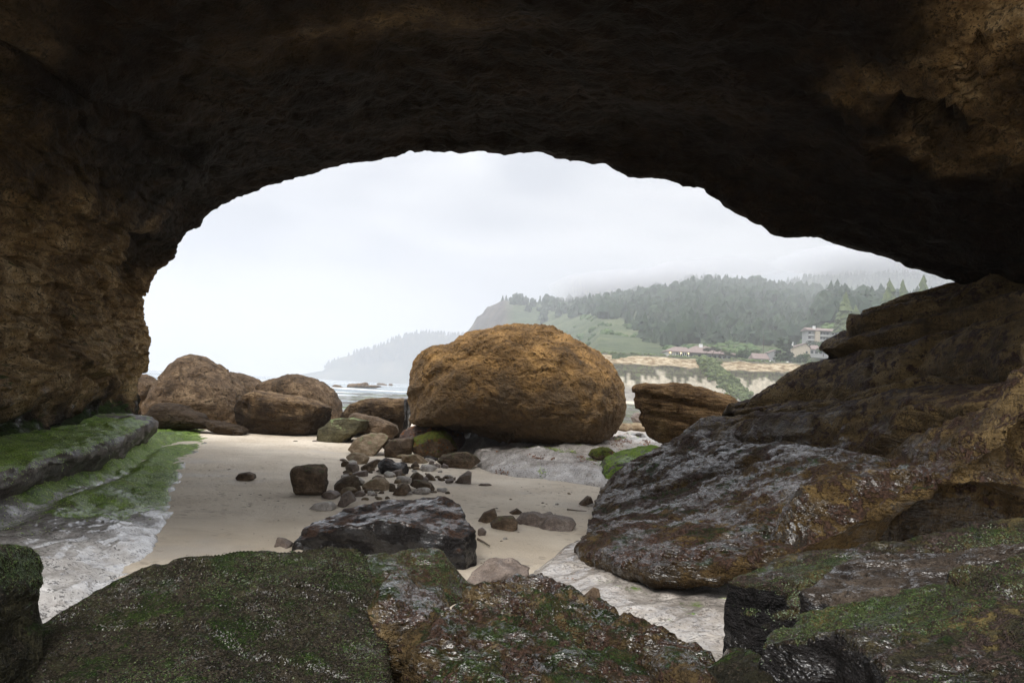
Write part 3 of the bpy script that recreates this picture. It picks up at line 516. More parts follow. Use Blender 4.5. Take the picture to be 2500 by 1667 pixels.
# ---- boulders
_ico = {}
def ico(k):
    if k not in _ico:
        bm = bmesh.new(); bmesh.ops.create_icosphere(bm, subdivisions=k, radius=1.0)
        me = bpy.data.meshes.new('unit_ball'); bm.to_mesh(me); bm.free()
        v = np.empty(len(me.vertices) * 3, np.float32); me.vertices.foreach_get('co', v)
        f = np.empty(len(me.polygons) * 3, np.int32); me.loops.foreach_get('vertex_index', f)
        _ico[k] = (v.reshape(-1, 3), f.reshape(-1, 3)); bpy.data.meshes.remove(me)
    return _ico[k]
_seed = [0]
def boulder(name, pts, mat, label, cat='boulder', group=None, y=None, zb=0.0, depth=None, sub=5, box=0.75, lean=0.0, cuts=5, cut=0.86, amp=0.05, freq=1.6, rid=0.4, bed=None, fine=0.02, below=0.0, fn=None, bedamp=0.05, chip=0.07):
    """a boulder whose outline at its widest plane is pts (seen from the beach), with its own depth behind and in front"""
    _seed[0] += 1; sd = _seed[0]; rg = np.random.default_rng(sd)
    pts = np.array(pts, float); bot = pts[pts[:, 1].argmax()]
    if y is None: y = G(bot[0], bot[1], zb)[1]
    W = np.array([P(a, b, y) for a, b in pts])[:, [0, 2]]
    size = W.max(0) - W.min(0)
    if depth is None: depth = (0.42 * min(size[0], size[1] * 1.6), 0.5 * size[0])
    yc = y + depth[0] * 0.55
    W = np.array([P(a, b, yc) for a, b in pts])[:, [0, 2]]
    if below: W[W[:, 1] < W[:, 1].min() + 0.2 * size[1], 1] -= below
    c = 0.5 * (W.max(0) + W.min(0)) * 0.5 + 0.5 * W.mean(0)
    ang = np.linspace(-math.pi, math.pi, 721); dirs = np.stack([np.cos(ang), np.sin(ang)], 1); Rr = np.zeros(721)
    A = W - c; B = np.roll(W, -1, 0) - c
    for a, b in zip(A, B):
        e = b - a; den = dirs[:, 0] * e[1] - dirs[:, 1] * e[0]
        with np.errstate(divide='ignore', invalid='ignore'):
            t = (a[0] * e[1] - a[1] * e[0]) / den; s_ = (a[0] * dirs[:, 1] - a[1] * dirs[:, 0]) / den
        ok = (t > 0) & (s_ >= -1e-6) & (s_ <= 1 + 1e-6); Rr = np.where(ok, np.maximum(Rr, t), Rr)
    Rr = np.where(Rr <= 0, Rr[Rr > 0].mean(), Rr); k = np.ones(9) / 9; Rr = np.convolve(np.r_[Rr[-9:], Rr, Rr[:9]], k, 'same')[9:-9]
    U, Fc = ico(sub); U = U.astype(np.float64)
    th = np.arctan2(U[:, 2], U[:, 0]); rr = np.interp(th, ang, Rr); cph = -U[:, 1]; sph = np.sqrt(np.clip(1 - cph ** 2, 0, 1))
    s = sph ** box; t = np.sign(cph) * np.abs(cph) ** box
    p = np.stack([rr * s * np.cos(th), -np.where(t > 0, depth[0], depth[1]) * t, rr * s * np.sin(th)], 1)
    sc = float(np.median(np.r_[size / 2, depth]))
    for _ in range(cuts):                                        # broken faces
        n = rg.normal(size=3); n[1] = -abs(n[1]) * 1.4; n /= np.linalg.norm(n)
        h = np.max(p @ n) * rg.uniform(cut - 0.05, cut + 0.08); tt = p @ n - h; p = p - n * (np.clip(tt, 0, None) * 0.85)[:, None]
    p[:, 1] += lean * p[:, 2]
    me = mesh_np(name, p, Fc); nrm = np.empty(len(p) * 3, np.float32); me.vertex_normals.foreach_get('vector', nrm); nrm = nrm.reshape(-1, 3)
    q = p / sc; o = sd * 3.1
    d = amp * sc * (fbm(q + o, freq, 5) + rid * ridged(q + o, freq * 1.7, 5, 0.55)) + fine * sc * fbm(q + o, freq * 9, 3)
    if bed: b, cr = beds(p + o, bed[:3], bed[3], seed=sd, warp=0.4 * bed[3], wf=1.2 / bed[3] * 0.4, edge=0.3); d += bedamp * sc * b - 0.4 * bedamp * sc * cr
    if chip and sub >= 6:
        c1, c2, ci = cells(q * [1, 1, 1.5] + o + 0.15 * fbm(q, 3, 2)[:, None], 3.2, sd); d += chip * sc * (ci - 0.5) * sstep(c2 - c1, 0.0, 0.3)
    if fn is not None: d = d + fn(p, nrm, sc)
    p = p + nrm * d[:, None]
    base = np.array([c[0], yc, c[1] + p[:, 2].min()]); p[:, 2] -= p[:, 2].min()
    me.vertices.foreach_set('co', p.astype(np.float32).ravel()); me.update()
    return link(name, me, mat, loc=base, label=label, cat=cat, group=group)

def big_fn(p, n, sc):
    q = p / sc; a = math.radians(32); rot = np.array([[math.cos(a), 0, -math.sin(a)], [0, 1, 0], [math.sin(a), 0, math.cos(a)]]); w = (q @ rot) * [0.55, 1, 1.25]
    d = 0.06 * sc * ridged(w + 5, 1.5, 7, 0.6) + 0.022 * sc * ridged(q + 2, 9, 4, 0.6) + 0.012 * sc * fbm(q, 22, 3)
    c1, c2, ci = cells(w + 0.3 * fbm(q, 2, 4)[:, None], 1.9, 4); d += 0.09 * sc * (ci - 0.5) * sstep(c2 - c1, 0.0, 0.16)
    return d - 0.02 * sc
BIG = Z(980, 760, .2551, [(60, 1080), (80, 940), (80, 700), (110, 560), (160, 430), (260, 362), (440, 345), (500, 300), (640, 208), (800, 155), (1000, 118), (1100, 122), (1250, 155), (1450, 190), (1700, 280), (1900, 400), (2030, 540), (2100, 660), (2130, 900), (2120, 1000), (2070, 1090), (2010, 1150), (1930, 1230), (1640, 1295), (1300, 1265), (900, 1190), (650, 1110), (300, 1100)])
_b = np.array(BIG); BIG = (_b.mean(0) + (_b - _b.mean(0)) * 0.957 + [0, 6]).tolist()
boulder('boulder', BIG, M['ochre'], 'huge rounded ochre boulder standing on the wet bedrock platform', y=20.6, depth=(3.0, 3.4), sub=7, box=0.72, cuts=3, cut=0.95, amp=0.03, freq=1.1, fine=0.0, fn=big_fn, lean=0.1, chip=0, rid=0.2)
CONE = Z(320, 840, .17007, [(300, 1000), (330, 840), (400, 620), (480, 450), (600, 280), (700, 190), (820, 140), (930, 160), (1000, 220), (1150, 320), (1300, 420), (1430, 520), (1550, 640), (1600, 770), (1640, 1000), (1600, 1260), (1000, 1300), (500, 1200)])
boulder('boulder', CONE, M['conical'], 'tall brown boulder coming to a rounded peak, on the seaward side', y=25.5, depth=(1.7, 2.2), sub=6, box=0.9, cuts=2, cut=0.97, amp=0.03, freq=1.5, fine=0.008, lean=0.3, chip=0.10)
boulder('boulder', Z(320, 840, .17007, [(1250, 900), (1300, 415), (1450, 405), (1600, 435), (1750, 500), (1880, 590), (1980, 800), (1900, 1100), (1300, 1150)]), M['conical'], 'low domed brown boulder half hidden behind the peaked boulder', y=32, depth=(1.5, 1.8), sub=6, amp=0.03, bed=(0.4, 0, 1, 0.3), bedamp=0.03, cuts=3)
boulder('boulder', Z(340, 840, .3189, [(900, 600), (905, 360), (930, 310), (1000, 260), (1100, 235), (1220, 235), (1330, 275), (1420, 320), (1480, 380), (1520, 450), (1540, 620)]), M['conical'], 'smooth brown boulder behind the dark flat-topped boulder', y=28.5, depth=(1.5, 2), sub=6, amp=0.035, cuts=3, cut=0.9)
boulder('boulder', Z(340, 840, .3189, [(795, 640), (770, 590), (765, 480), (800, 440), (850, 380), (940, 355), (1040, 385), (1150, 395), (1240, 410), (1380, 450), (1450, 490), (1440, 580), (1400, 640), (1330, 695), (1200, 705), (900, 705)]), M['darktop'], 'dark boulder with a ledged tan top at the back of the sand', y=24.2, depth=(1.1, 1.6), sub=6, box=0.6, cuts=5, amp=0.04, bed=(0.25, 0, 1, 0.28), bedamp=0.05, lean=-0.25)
boulder('boulder', Z(320, 840, .17007, [(180, 1080), (300, 900), (400, 850), (580, 845), (700, 880), (800, 960), (1000, 1010), (1110, 1180), (800, 1230), (400, 1200)]), M['darktop'], 'long low dark rock at the foot of the peaked boulder', y=23, depth=(0.6, 0.9), sub=6, amp=0.05, cuts=3)
boulder('boulder', Z(320, 840, .17007, [(1060, 1085), (1300, 1130), (1560, 1190), (1650, 1260), (1600, 1310), (1300, 1300), (1120, 1220)]), M['darktop'], 'thin dark slab wedged between the peaked boulder and the dark boulder', y=23.2, depth=(0.4, 0.7), sub=6, amp=0.04, cuts=3, box=0.6)
boulder('boulder', Z(320, 840, .17007, [(-60, 700), (60, 450), (140, 430), (220, 500), (300, 540), (345, 590), (355, 660), (330, 800), (300, 920), (120, 1000), (-60, 1050)]), M['conical'], 'pale brown boulder beside the foot of the cave wall', y=27, depth=(1, 1.4), sub=6, amp=0.04)
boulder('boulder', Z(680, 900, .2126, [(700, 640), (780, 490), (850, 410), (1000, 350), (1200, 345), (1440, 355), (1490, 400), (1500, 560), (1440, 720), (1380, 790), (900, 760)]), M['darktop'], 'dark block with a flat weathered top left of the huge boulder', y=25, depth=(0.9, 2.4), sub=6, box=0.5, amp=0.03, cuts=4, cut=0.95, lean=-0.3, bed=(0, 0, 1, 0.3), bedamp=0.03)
boulder('boulder', Z(680, 900, .2126, [(1425, 780), (1455, 600), (1470, 420), (1440, 350), (1465, 332), (1495, 380), (1500, 560), (1480, 700), (1470, 790)]), M['black'], 'narrow upright black fin of rock against the huge boulder', y=23.4, depth=(0.3, 0.5), sub=5, amp=0.04, cuts=2)
boulder('boulder', Z(680, 900, .2126, [(465, 760), (480, 700), (620, 580), (830, 568), (1020, 600), (990, 700), (880, 745), (720, 790), (560, 790)]), rock_mat('olive_block', ((0.03, 0.026, 0.015), (0.085, 0.075, 0.04), (0.15, 0.135, 0.075)), s=1.0, moss=PALEGREEN, moss_thr=0.72, bump=0.7), 'olive green angular block with a black side at the back of the sand', below=0.25, y=22.8, depth=(0.6, 0.8), sub=6, box=0.5, cuts=6, cut=0.82, amp=0.03)
boulder('boulder', Z(680, 900, .2126, [(805, 560), (860, 515), (1100, 550), (1250, 600), (1360, 660), (1375, 720), (1300, 800), (1150, 780), (1000, 720), (850, 620)]), M['brown'], 'log shaped brown rock leaning behind the olive block', y=23.6, depth=(0.5, 0.7), sub=6, amp=0.04, bed=(0.4, 0, 1, 0.2), cuts=3)
boulder('boulder', Z(680, 900, .2126, [(1395, 790), (1430, 700), (1550, 665), (1700, 638), (2000, 665), (2110, 740), (2145, 840), (2100, 930), (1900, 930), (1500, 820)]), rock_mat('maroon_slab', ((0.05, 0.032, 0.026), (0.13, 0.09, 0.075), (0.25, 0.19, 0.165)), s=1.2, strat=5, weed=RUST, weed_thr=0.60, wet=0.6, coat=0.6, bump=0.8), 'long pinkish brown slab with rusty weed before the huge boulder', below=0.25, y=21.6, depth=(0.6, 0.8), sub=6, amp=0.04, bed=(0.2, 0, 1, 0.2), cuts=4)
STR = Z(1380, 900, .1913, [(935, 225), (1000, 208), (1120, 212), (1250, 222), (1330, 200), (1500, 203), (1800, 258), (2050, 350), (2250, 500), (2200, 800), (1800, 950), (1350, 960), (1150, 930), (1085, 840), (1030, 640), (982, 530), (968, 430), (950, 330)])
boulder('boulder', STR, M['striped'], 'layered tan rock with a broken left edge behind the rock slope', y=18.0, depth=(0.9, 1.6), sub=6, box=0.55, cuts=3, cut=0.93, amp=0.02, freq=2.2, bed=(0.16, 0, 1, 0.14), bedamp=0.10, lean=0.1)
boulder('boulder', Z(1380, 900, .1913, [(410, 1340), (480, 1250), (560, 1170), (800, 1090), (1000, 1050), (1260, 1020), (1400, 1100), (1300, 1500), (900, 1650), (560, 1530), (430, 1440)]), rock_mat('green_ledge', GREYROCK, s=1.3, moss=((0.06, 0.13, 0.01), (0.16, 0.28, 0.02), (0.30, 0.42, 0.05)), moss_thr=0.62, wet=0.6, coat=0.7, bump=0.8), 'low grey ledge topped with bright green weed beside the rock slope', cat='rock', y=16.0, depth=(0.7, 1.3), sub=6, box=0.6, amp=0.05, cuts=4, lean=0.9)
boulder('boulder', Z(1380, 900, .1913, [(300, 1100), (340, 1040), (460, 1005), (560, 1010), (690, 1100), (640, 1140), (430, 1200), (390, 1170)]), M['limey'], 'small brown rock capped with green and rusty weed on the platform', cat='rock', y=17.5, depth=(0.35, 0.5), sub=6, amp=0.05)
boulder('boulder', Z(1380, 900, .1913, [(780, 760), (830, 700), (950, 690), (1060, 740), (1080, 800), (900, 800)]), M['algaestone'], 'olive rock in the gap between huge boulder and layered rock', cat='rock', y=26, depth=(0.5, 0.7), sub=5)
boulder('boulder', Z(1380, 900, .1913, [(840, 620), (900, 560), (1000, 560), (1100, 640), (1080, 740), (880, 690)]), M['grey'], 'grey rock far down the gap beside the layered rock', cat='rock', y=34, depth=(0.7, 0.9), sub=5)
boulder('boulder', Z(1380, 900, .1913, [(640, 780), (720, 690), (820, 700), (860, 770), (760, 800)]), M['algaestone'], 'small tan rock tight against the right side of the huge boulder', cat='rock', y=25, depth=(0.4, 0.5), sub=5)

# ---- stones on the sand
A_ = lambda pts: Z(820, 1050, .17007, pts)
B_ = lambda pts: Z(660, 1020, .34014, pts)
STONES = [
 (A_([(170, 280), (300, 110), (450, 60), (650, 70), (730, 110), (700, 220), (640, 340), (420, 375), (290, 315)]), 'algaestone', 'flat sandy slab dusted with pale green algae behind the rubble', dict(lean=1.2, sub=6)),
 (A_([(120, 390), (200, 330), (350, 340), (470, 400), (440, 480), (330, 490), (200, 440)]), 'algaestone', 'low flat rock in front of the sandy algae slab', dict(lean=0.8)),
 (A_([(650, 230), (700, 170), (860, 125), (1110, 120), (1100, 230), (1080, 330), (960, 340), (700, 270)]), 'brown', 'flat brown rock behind the dark pointed rock', dict(zb=0.1)),
 (A_([(700, 300), (720, 200), (800, 140), (880, 150), (930, 240), (960, 330), (900, 415), (700, 385)]), 'mossy', 'dark pointed rock with green tints beside the weed covered rock', dict(cuts=7, cut=0.8, box=0.6)),
 (Z(980, 760, .2551, [(85, 1290), (110, 1210), (280, 1150), (400, 1145), (480, 1220), (545, 1340), (500, 1380), (400, 1410), (200, 1390), (110, 1340)]), 'limey', 'round rock shaggy with lime green and rusty weed', dict(sub=6, amp=0.04, cuts=3)),
 (A_([(1450, 440), (1520, 370), (1700, 330), (1880, 320), (2000, 380), (2075, 450), (2060, 500), (1990, 550), (1800, 555), (1600, 535)]), 'mossy', 'rounded oblong rock tinged with moss on its crown', dict(sub=6, amp=0.03, cuts=4)),
 (A_([(1860, 180), (1980, 100), (2100, 140), (2170, 190), (2040, 225), (1880, 225)]), 'algaestone', 'small domed stone in the shade of the huge boulder', dict()),
 (A_([(2000, 240), (2060, 190), (2150, 195), (2240, 250), (2240, 290), (2080, 308), (2010, 285)]), 'brown', 'tan angular stone before the domed stone', dict(cuts=7, box=0.6)),
 (A_([(1820, 245), (1920, 210), (2020, 215), (1990, 270), (1850, 270)]), 'palestone', 'thin flat stone beside the tan angular stone', dict()),
 (A_([(530, 560), (590, 480), (680, 410), (760, 430), (830, 480), (930, 470), (1000, 510), (1040, 600), (1010, 655), (900, 610), (740, 615)]), 'black', 'black hollowed rock in the middle of the rubble', dict(sub=6, amp=0.08)),
 (A_([(900, 420), (1000, 360), (1150, 350), (1250, 400), (1340, 470), (1250, 495), (1100, 490), (960, 480)]), 'algaestone', 'flat green flecked rock below the weed covered rock', dict()),
 (A_([(1070, 510), (1150, 440), (1200, 520), (1120, 560), (1070, 550)]), 'brown', 'small brown cube of stone on the rubble', dict(cuts=8, box=0.5)),
 (A_([(1240, 390), (1330, 365), (1480, 410), (1440, 455), (1300, 435)]), 'black', 'thin black stone between weed covered rock and oblong rock', dict()),
 (A_([(1200, 500), (1330, 500), (1480, 545), (1460, 585), (1260, 595), (1190, 545)]), 'palestone', 'pale flat slab in the rubble by the oblong rock', dict(lean=0.8)),
 (A_([(1330, 480), (1360, 435), (1410, 450), (1410, 490), (1370, 508)]), 'grey', 'little round grey stone above the pale flat slab', dict()),
 (A_([(1380, 505), (1450, 470), (1500, 500), (1480, 555), (1400, 535)]), 'grey', 'rough grey pebble touching the oblong rock', dict()),
 (A_([(1490, 525), (1540, 475), (1620, 510), (1610, 562), (1530, 562)]), 'grey', 'rough grey stone at the near end of the oblong rock', dict()),
 (A_([(75, 480), (110, 435), (180, 450), (190, 500), (130, 528), (85, 515)]), 'brown', 'small orange brown cobble at the left tip of the rubble', dict()),
 (A_([(130, 535), (190, 460), (260, 455), (330, 530), (340, 580), (220, 608), (140, 592)]), 'grey', 'barnacle grey cobble beside the orange brown cobble', dict()),
 (A_([(340, 535), (440, 480), (560, 420), (640, 440), (540, 545), (440, 580), (350, 575)]), 'brown', 'smooth brown slab left of the black hollowed rock', dict(lean=0.6)),
 (A_([(730, 630), (850, 575), (940, 560), (950, 620), (900, 668), (800, 658)]), 'grey', 'grey brown wedge stone before the black hollowed rock', dict()),
 (A_([(200, 640), (280, 600), (420, 580), (470, 610), (450, 672), (330, 672)]), 'grey', 'long low grey stone near the barnacle cobble', dict()),
 (A_([(60, 668), (110, 620), (180, 625), (190, 662), (120, 678)]), 'grey', 'little grey stone left of the long low grey stone', dict()),
 (A_([(1250, 660), (1330, 620), (1390, 660), (1460, 728), (1340, 718), (1270, 692)]), 'brown', 'red brown wedge stone at the right of the rubble', dict()),
 (A_([(1040, 695), (1100, 620), (1170, 605), (1250, 660), (1280, 735), (1150, 755), (1060, 745)]), 'mossy', 'greenish cobble beside the red brown wedge stone', dict()),
 (A_([(1690, 740), (1780, 660), (1900, 580), (1945, 610), (1940, 745), (1920, 770), (1780, 760)]), 'grey', 'tilted smooth triangular stone alone on the sand', dict(cuts=6, box=0.6)),
 (A_([(1670, 692), (1720, 670), (1720, 702), (1680, 712)]), 'grey', 'dark pebble behind the tilted triangular stone', dict()),
 (A_([(2000, 792), (2080, 770), (2200, 770), (2240, 790), (2230, 808), (2100, 803)]), 'grey', 'flat sliver of stone beside the triangular stone', dict()),
 (A_([(-90, 850), (0, 750), (100, 680), (230, 650), (300, 680), (335, 760), (320, 850), (100, 905), (-60, 892)]), 'mossy', 'mound of rock with a green shoulder next to the square stone', dict(sub=6)),
 (A_([(385, 790), (430, 710), (520, 690), (650, 700), (740, 760), (820, 850), (600, 865), (400, 845)]), 'algaestone', 'low rock half buried with a pale green back', dict(lean=0.7)),
 (A_([(790, 930), (880, 830), (960, 765), (1040, 790), (1080, 870), (980, 915), (850, 938)]), 'brown', 'brown fin shaped stone standing in the sand', dict(cuts=6)),
 (A_([(1050, 790), (1110, 720), (1230, 730), (1360, 770), (1430, 862), (1280, 885), (1150, 825)]), 'mossy', 'flat mossy rock beside the fin shaped stone', dict(lean=0.6)),
 (A_([(380, 872), (440, 840), (520, 850), (530, 892), (460, 908), (390, 892)]), 'brown', 'small brown cobble before the half buried rock', dict()),
 (A_([(230, 902), (330, 865), (400, 890), (430, 942), (290, 955)]), 'grey', 'smooth grey cobble beside the conical grey rock', dict()),
 (A_([(570, 908), (640, 872), (690, 880), (685, 918)]), 'brown', 'little dark wedge of stone on the sand before the half buried rock', dict()),
 (A_([(495, 932), (530, 905), (590, 915), (600, 938), (520, 948)]), 'grey', 'flat pebble touching the little dark wedge', dict()),
 (A_([(20, 1040), (90, 920), (170, 870), (240, 900), (290, 1010), (200, 1055), (60, 1095), (15, 1070)]), 'grey', 'conical grey rock behind the black wet rock', dict(sub=6, amp=0.06)),
 (B_([(152, 390), (165, 352), (280, 336), (370, 336), (396, 362), (400, 480), (385, 532), (320, 557), (190, 528), (160, 460)]), 'mossy', 'squarish brown stone with a mossy face standing on the sand', dict(sub=6, box=0.55, amp=0.03, cuts=2, depth=(0.22, 0.3))),
 (B_([(335, 562), (400, 520), (480, 530), (500, 562), (420, 583)]), 'grey', 'pale buried stone at the foot of the square stone', dict()),
 (B_([(260, 652), (310, 620), (420, 605), (475, 640), (460, 668), (340, 665)]), 'palestone', 'flat pale stone left of the conical grey rock', dict()),
 (B_([(30, 915), (40, 862), (90, 868), (170, 912), (100, 930)]), 'grey', 'brown and white stone at the left end of the black wet rock', dict()),
 (B_([(1480, 738), (1530, 680), (1610, 650), (1627, 700), (1617, 738), (1540, 750)]), 'brown', 'brown wedge stone next to the moss topped block', dict(cuts=6)),
 (B_([(1578, 762), (1630, 715), (1740, 710), (1777, 750), (1772, 792), (1700, 808), (1590, 783)]), 'mossy', 'brick like brown block with a moss top', dict(box=0.5, cuts=4, lean=0.3)),
 (B_([(1710, 682), (1770, 650), (1820, 687), (1760, 695)]), 'brown', 'small dark wedge behind the moss topped block', dict()),
 (B_([(1760, 745), (1800, 700), (1890, 690), (1960, 710), (2050, 695), (2105, 714), (2000, 735), (1900, 763), (1790, 768)]), 'grey', 'lumpy wet rock behind the pale topped flat slab', dict(amp=0.12, lean=0.5)),
 (B_([(1908, 772), (1960, 730), (2030, 712), (2180, 735), (2197, 760), (2150, 788), (1930, 792)]), 'grey', 'flat slab with a pale wet top alone on the sand', dict(box=0.5, lean=1.0, cuts=3)),
 (B_([(1488, 852), (1490, 800), (1520, 785), (1560, 822), (1530, 848)]), 'grey', 'small stone tucked behind the right end of the black wet rock', dict()),
 (B_([(2195, 622), (2280, 560), (2322, 575), (2332, 602), (2230, 630)]), 'brown', 'brown wedge stone beside the toe of the rock slope', dict(cuts=6)),
 (B_([(2258, 632), (2320, 615), (2345, 622), (2330, 642)]), 'palestone', 'pale flat stone beside the toe of the rock slope', dict()),
 ([(577, 1165), (585, 1155), (605, 1152), (620, 1158), (623, 1167), (605, 1173), (585, 1173)], 'brown', 'smooth round brown stone alone on the open sand', dict(amp=0.02, cuts=0)),
 ([(733, 1062), (745, 1052), (760, 1048), (766, 1055), (755, 1063)], 'brown', 'rounded tan cobble leaning on the dark flat-topped boulder', dict(cuts=0)),
 ([(831, 1068), (838, 1062), (860, 1060), (868, 1063), (860, 1068)], 'palestone', 'thin pale stone before the olive block', dict(cuts=0)),
 ([(1288, 1432), (1300, 1420), (1325, 1419), (1332, 1428), (1310, 1436)], 'grey', 'small smooth stone at the tip of the wet shelf', dict(zb=0.02)),
 ([(1318, 1442), (1340, 1423), (1370, 1425), (1392, 1446), (1392, 1460), (1350, 1462)], 'grey', 'rounded cobble behind the amber foreground rock', dict(zb=0.05)),
 ([(1420, 1462), (1450, 1435), (1464, 1440), (1467, 1484), (1440, 1480)], 'brown', 'small upright dark stone on the wet shelf', dict(zb=0.1)),
]
for pts, mk, lab, kw in STONES:
    boulder('stone', pts, M[mk], lab, cat='stone', **{**dict(sub=5, amp=0.05, cuts=11, cut=0.72, below=0.04, box=0.55), **kw})

def pebbles():
    r = np.random.default_rng(21); protos = []
    for k in range(5):
        U, Fc = ico(3); p = U * np.array([1, r.uniform(.55, .9), r.uniform(.28, .55)])
        for _ in range(7):
            n = r.normal(size=3); n /= np.linalg.norm(n); h = np.max(p @ n) * r.uniform(.62, .85); p = p - n * (np.clip(p @ n - h, 0, None) * .95)[:, None]
        protos.append(mesh_np('pebble', p + 0.06 * fbm(p + k * 3, 2.5, 3)[:, None] * U, Fc))
    mk = ['grey', 'brown', 'mossy', 'palestone', 'algaestone']
    for k, me in enumerate(protos): me.materials.append(M[mk[k]])
    spots = [(r.uniform(835, 1100), r.uniform(1125, 1225), 'small pebble among the rubble stones in front of the huge boulder', 'pebbles among the rubble') for _ in range(64)]
    spots += [(r.uniform(600, 990), r.uniform(1066, 1082), 'small pebble at the foot of the boulders along the back of the sand', 'pebbles along the back of the sand') for _ in range(22)]
    spots += [(r.uniform(1150, 1420), r.uniform(1200, 1330), 'small pebble scattered on the open sand beside the rock slope', 'pebbles beside the rock slope') for _ in range(14)]
    spots += [(r.uniform(835, 1110), r.uniform(1105, 1215), 'broken flat stone lying in the rubble before the huge boulder', 'broken stones in the rubble') for _ in range(26)]
    for i, (px, py, lab, grp) in enumerate(spots):
        g = G(px, py); s_ = r.uniform(.03, .12) * (1 if i < 86 else 0.45) if i < 100 else r.uniform(.10, .24); o = link('pebble', protos[r.integers(5)], None, loc=(g[0], g[1], s_ * .2), label=lab, cat='pebble', group=grp)
        o.scale = (s_, s_, s_); o.rotation_euler = (r.uniform(-.3, .3), r.uniform(-.3, .3), r.uniform(0, 6.28))
    # grit and weed scraps on the sand
    n = 1900; px, py = r.uniform(450, 1440, n), 1080 + 300 * r.random(n) ** 1.3; c = np.array([G(a, b) for a, b in zip(px, py)]); k = fbm(c, 0.5, 4, seed=3) > 0.02; c = c[k]; n = len(c); c[:, 2] += 0.012
    a = r.uniform(0, 6.28, n); l = r.uniform(.004, .03, n) ** 1.0 * r.random(n) * (c[:, 1] / 14 + .4); w = l * r.uniform(.25, .7, n); ux, uy = np.cos(a), np.sin(a)
    X = np.stack([c + np.stack([ux * l, uy * l, 0 * l], 1), c + np.stack([-uy * w, ux * w, l * .3], 1), c - np.stack([ux * l, uy * l, 0 * l], 1), c + np.stack([uy * w, -ux * w, l * .3], 1)], 1).reshape(-1, 3)
    i = np.arange(n)[:, None] * 4; link('beach_litter', mesh_np('beach_litter', X, np.concatenate([i + [0, 1, 2], i + [0, 2, 3]])), plain('litter', (0.05, 0.035, 0.022), 0.8, (0.14, 0.11, 0.08), 3.0), kind='stuff', label='dark grit and weed scraps strewn over the sand', cat='litter')
    for pts, lab in [([(1384, 1243), (1410, 1246), (1432, 1247)], 'thin stick of driftwood beside the toe of the rock slope'), ([(1166, 1315), (1180, 1322), (1196, 1332)], 'short driftwood twig beside the black wet rock'), ([(1090, 1178), (1100, 1174), (1112, 1171)], 'bent twig beside the tilted triangular stone')]:
        q = [G(a, b, 0.03) for a, b in pts]; t = np.array(q); d = t[-1] - t[0]; d /= np.linalg.norm(d); sdv = np.array([-d[1], d[0], 0]); ring = []
        for j, c_ in enumerate(t):
            rr = .016 * (1 - .3 * j)
            ring.append([c_ + rr * (sdv * math.cos(x) + np.array([0, 0, 1]) * math.sin(x)) for x in np.linspace(0, 6.28, 7)[:-1]])
        V = np.array(ring).reshape(-1, 3); Fc = np.array([[a * 6 + b, a * 6 + (b + 1) % 6, (a + 1) * 6 + (b + 1) % 6, (a + 1) * 6 + b] for a in range(2) for b in range(6)]); link('driftwood_stick', mesh_np('driftwood_stick', V - t[0], Fc), plain('driftwood', (0.12, 0.09, 0.065), .9), loc=t[0], label=lab, cat='driftwood')

pebbles()
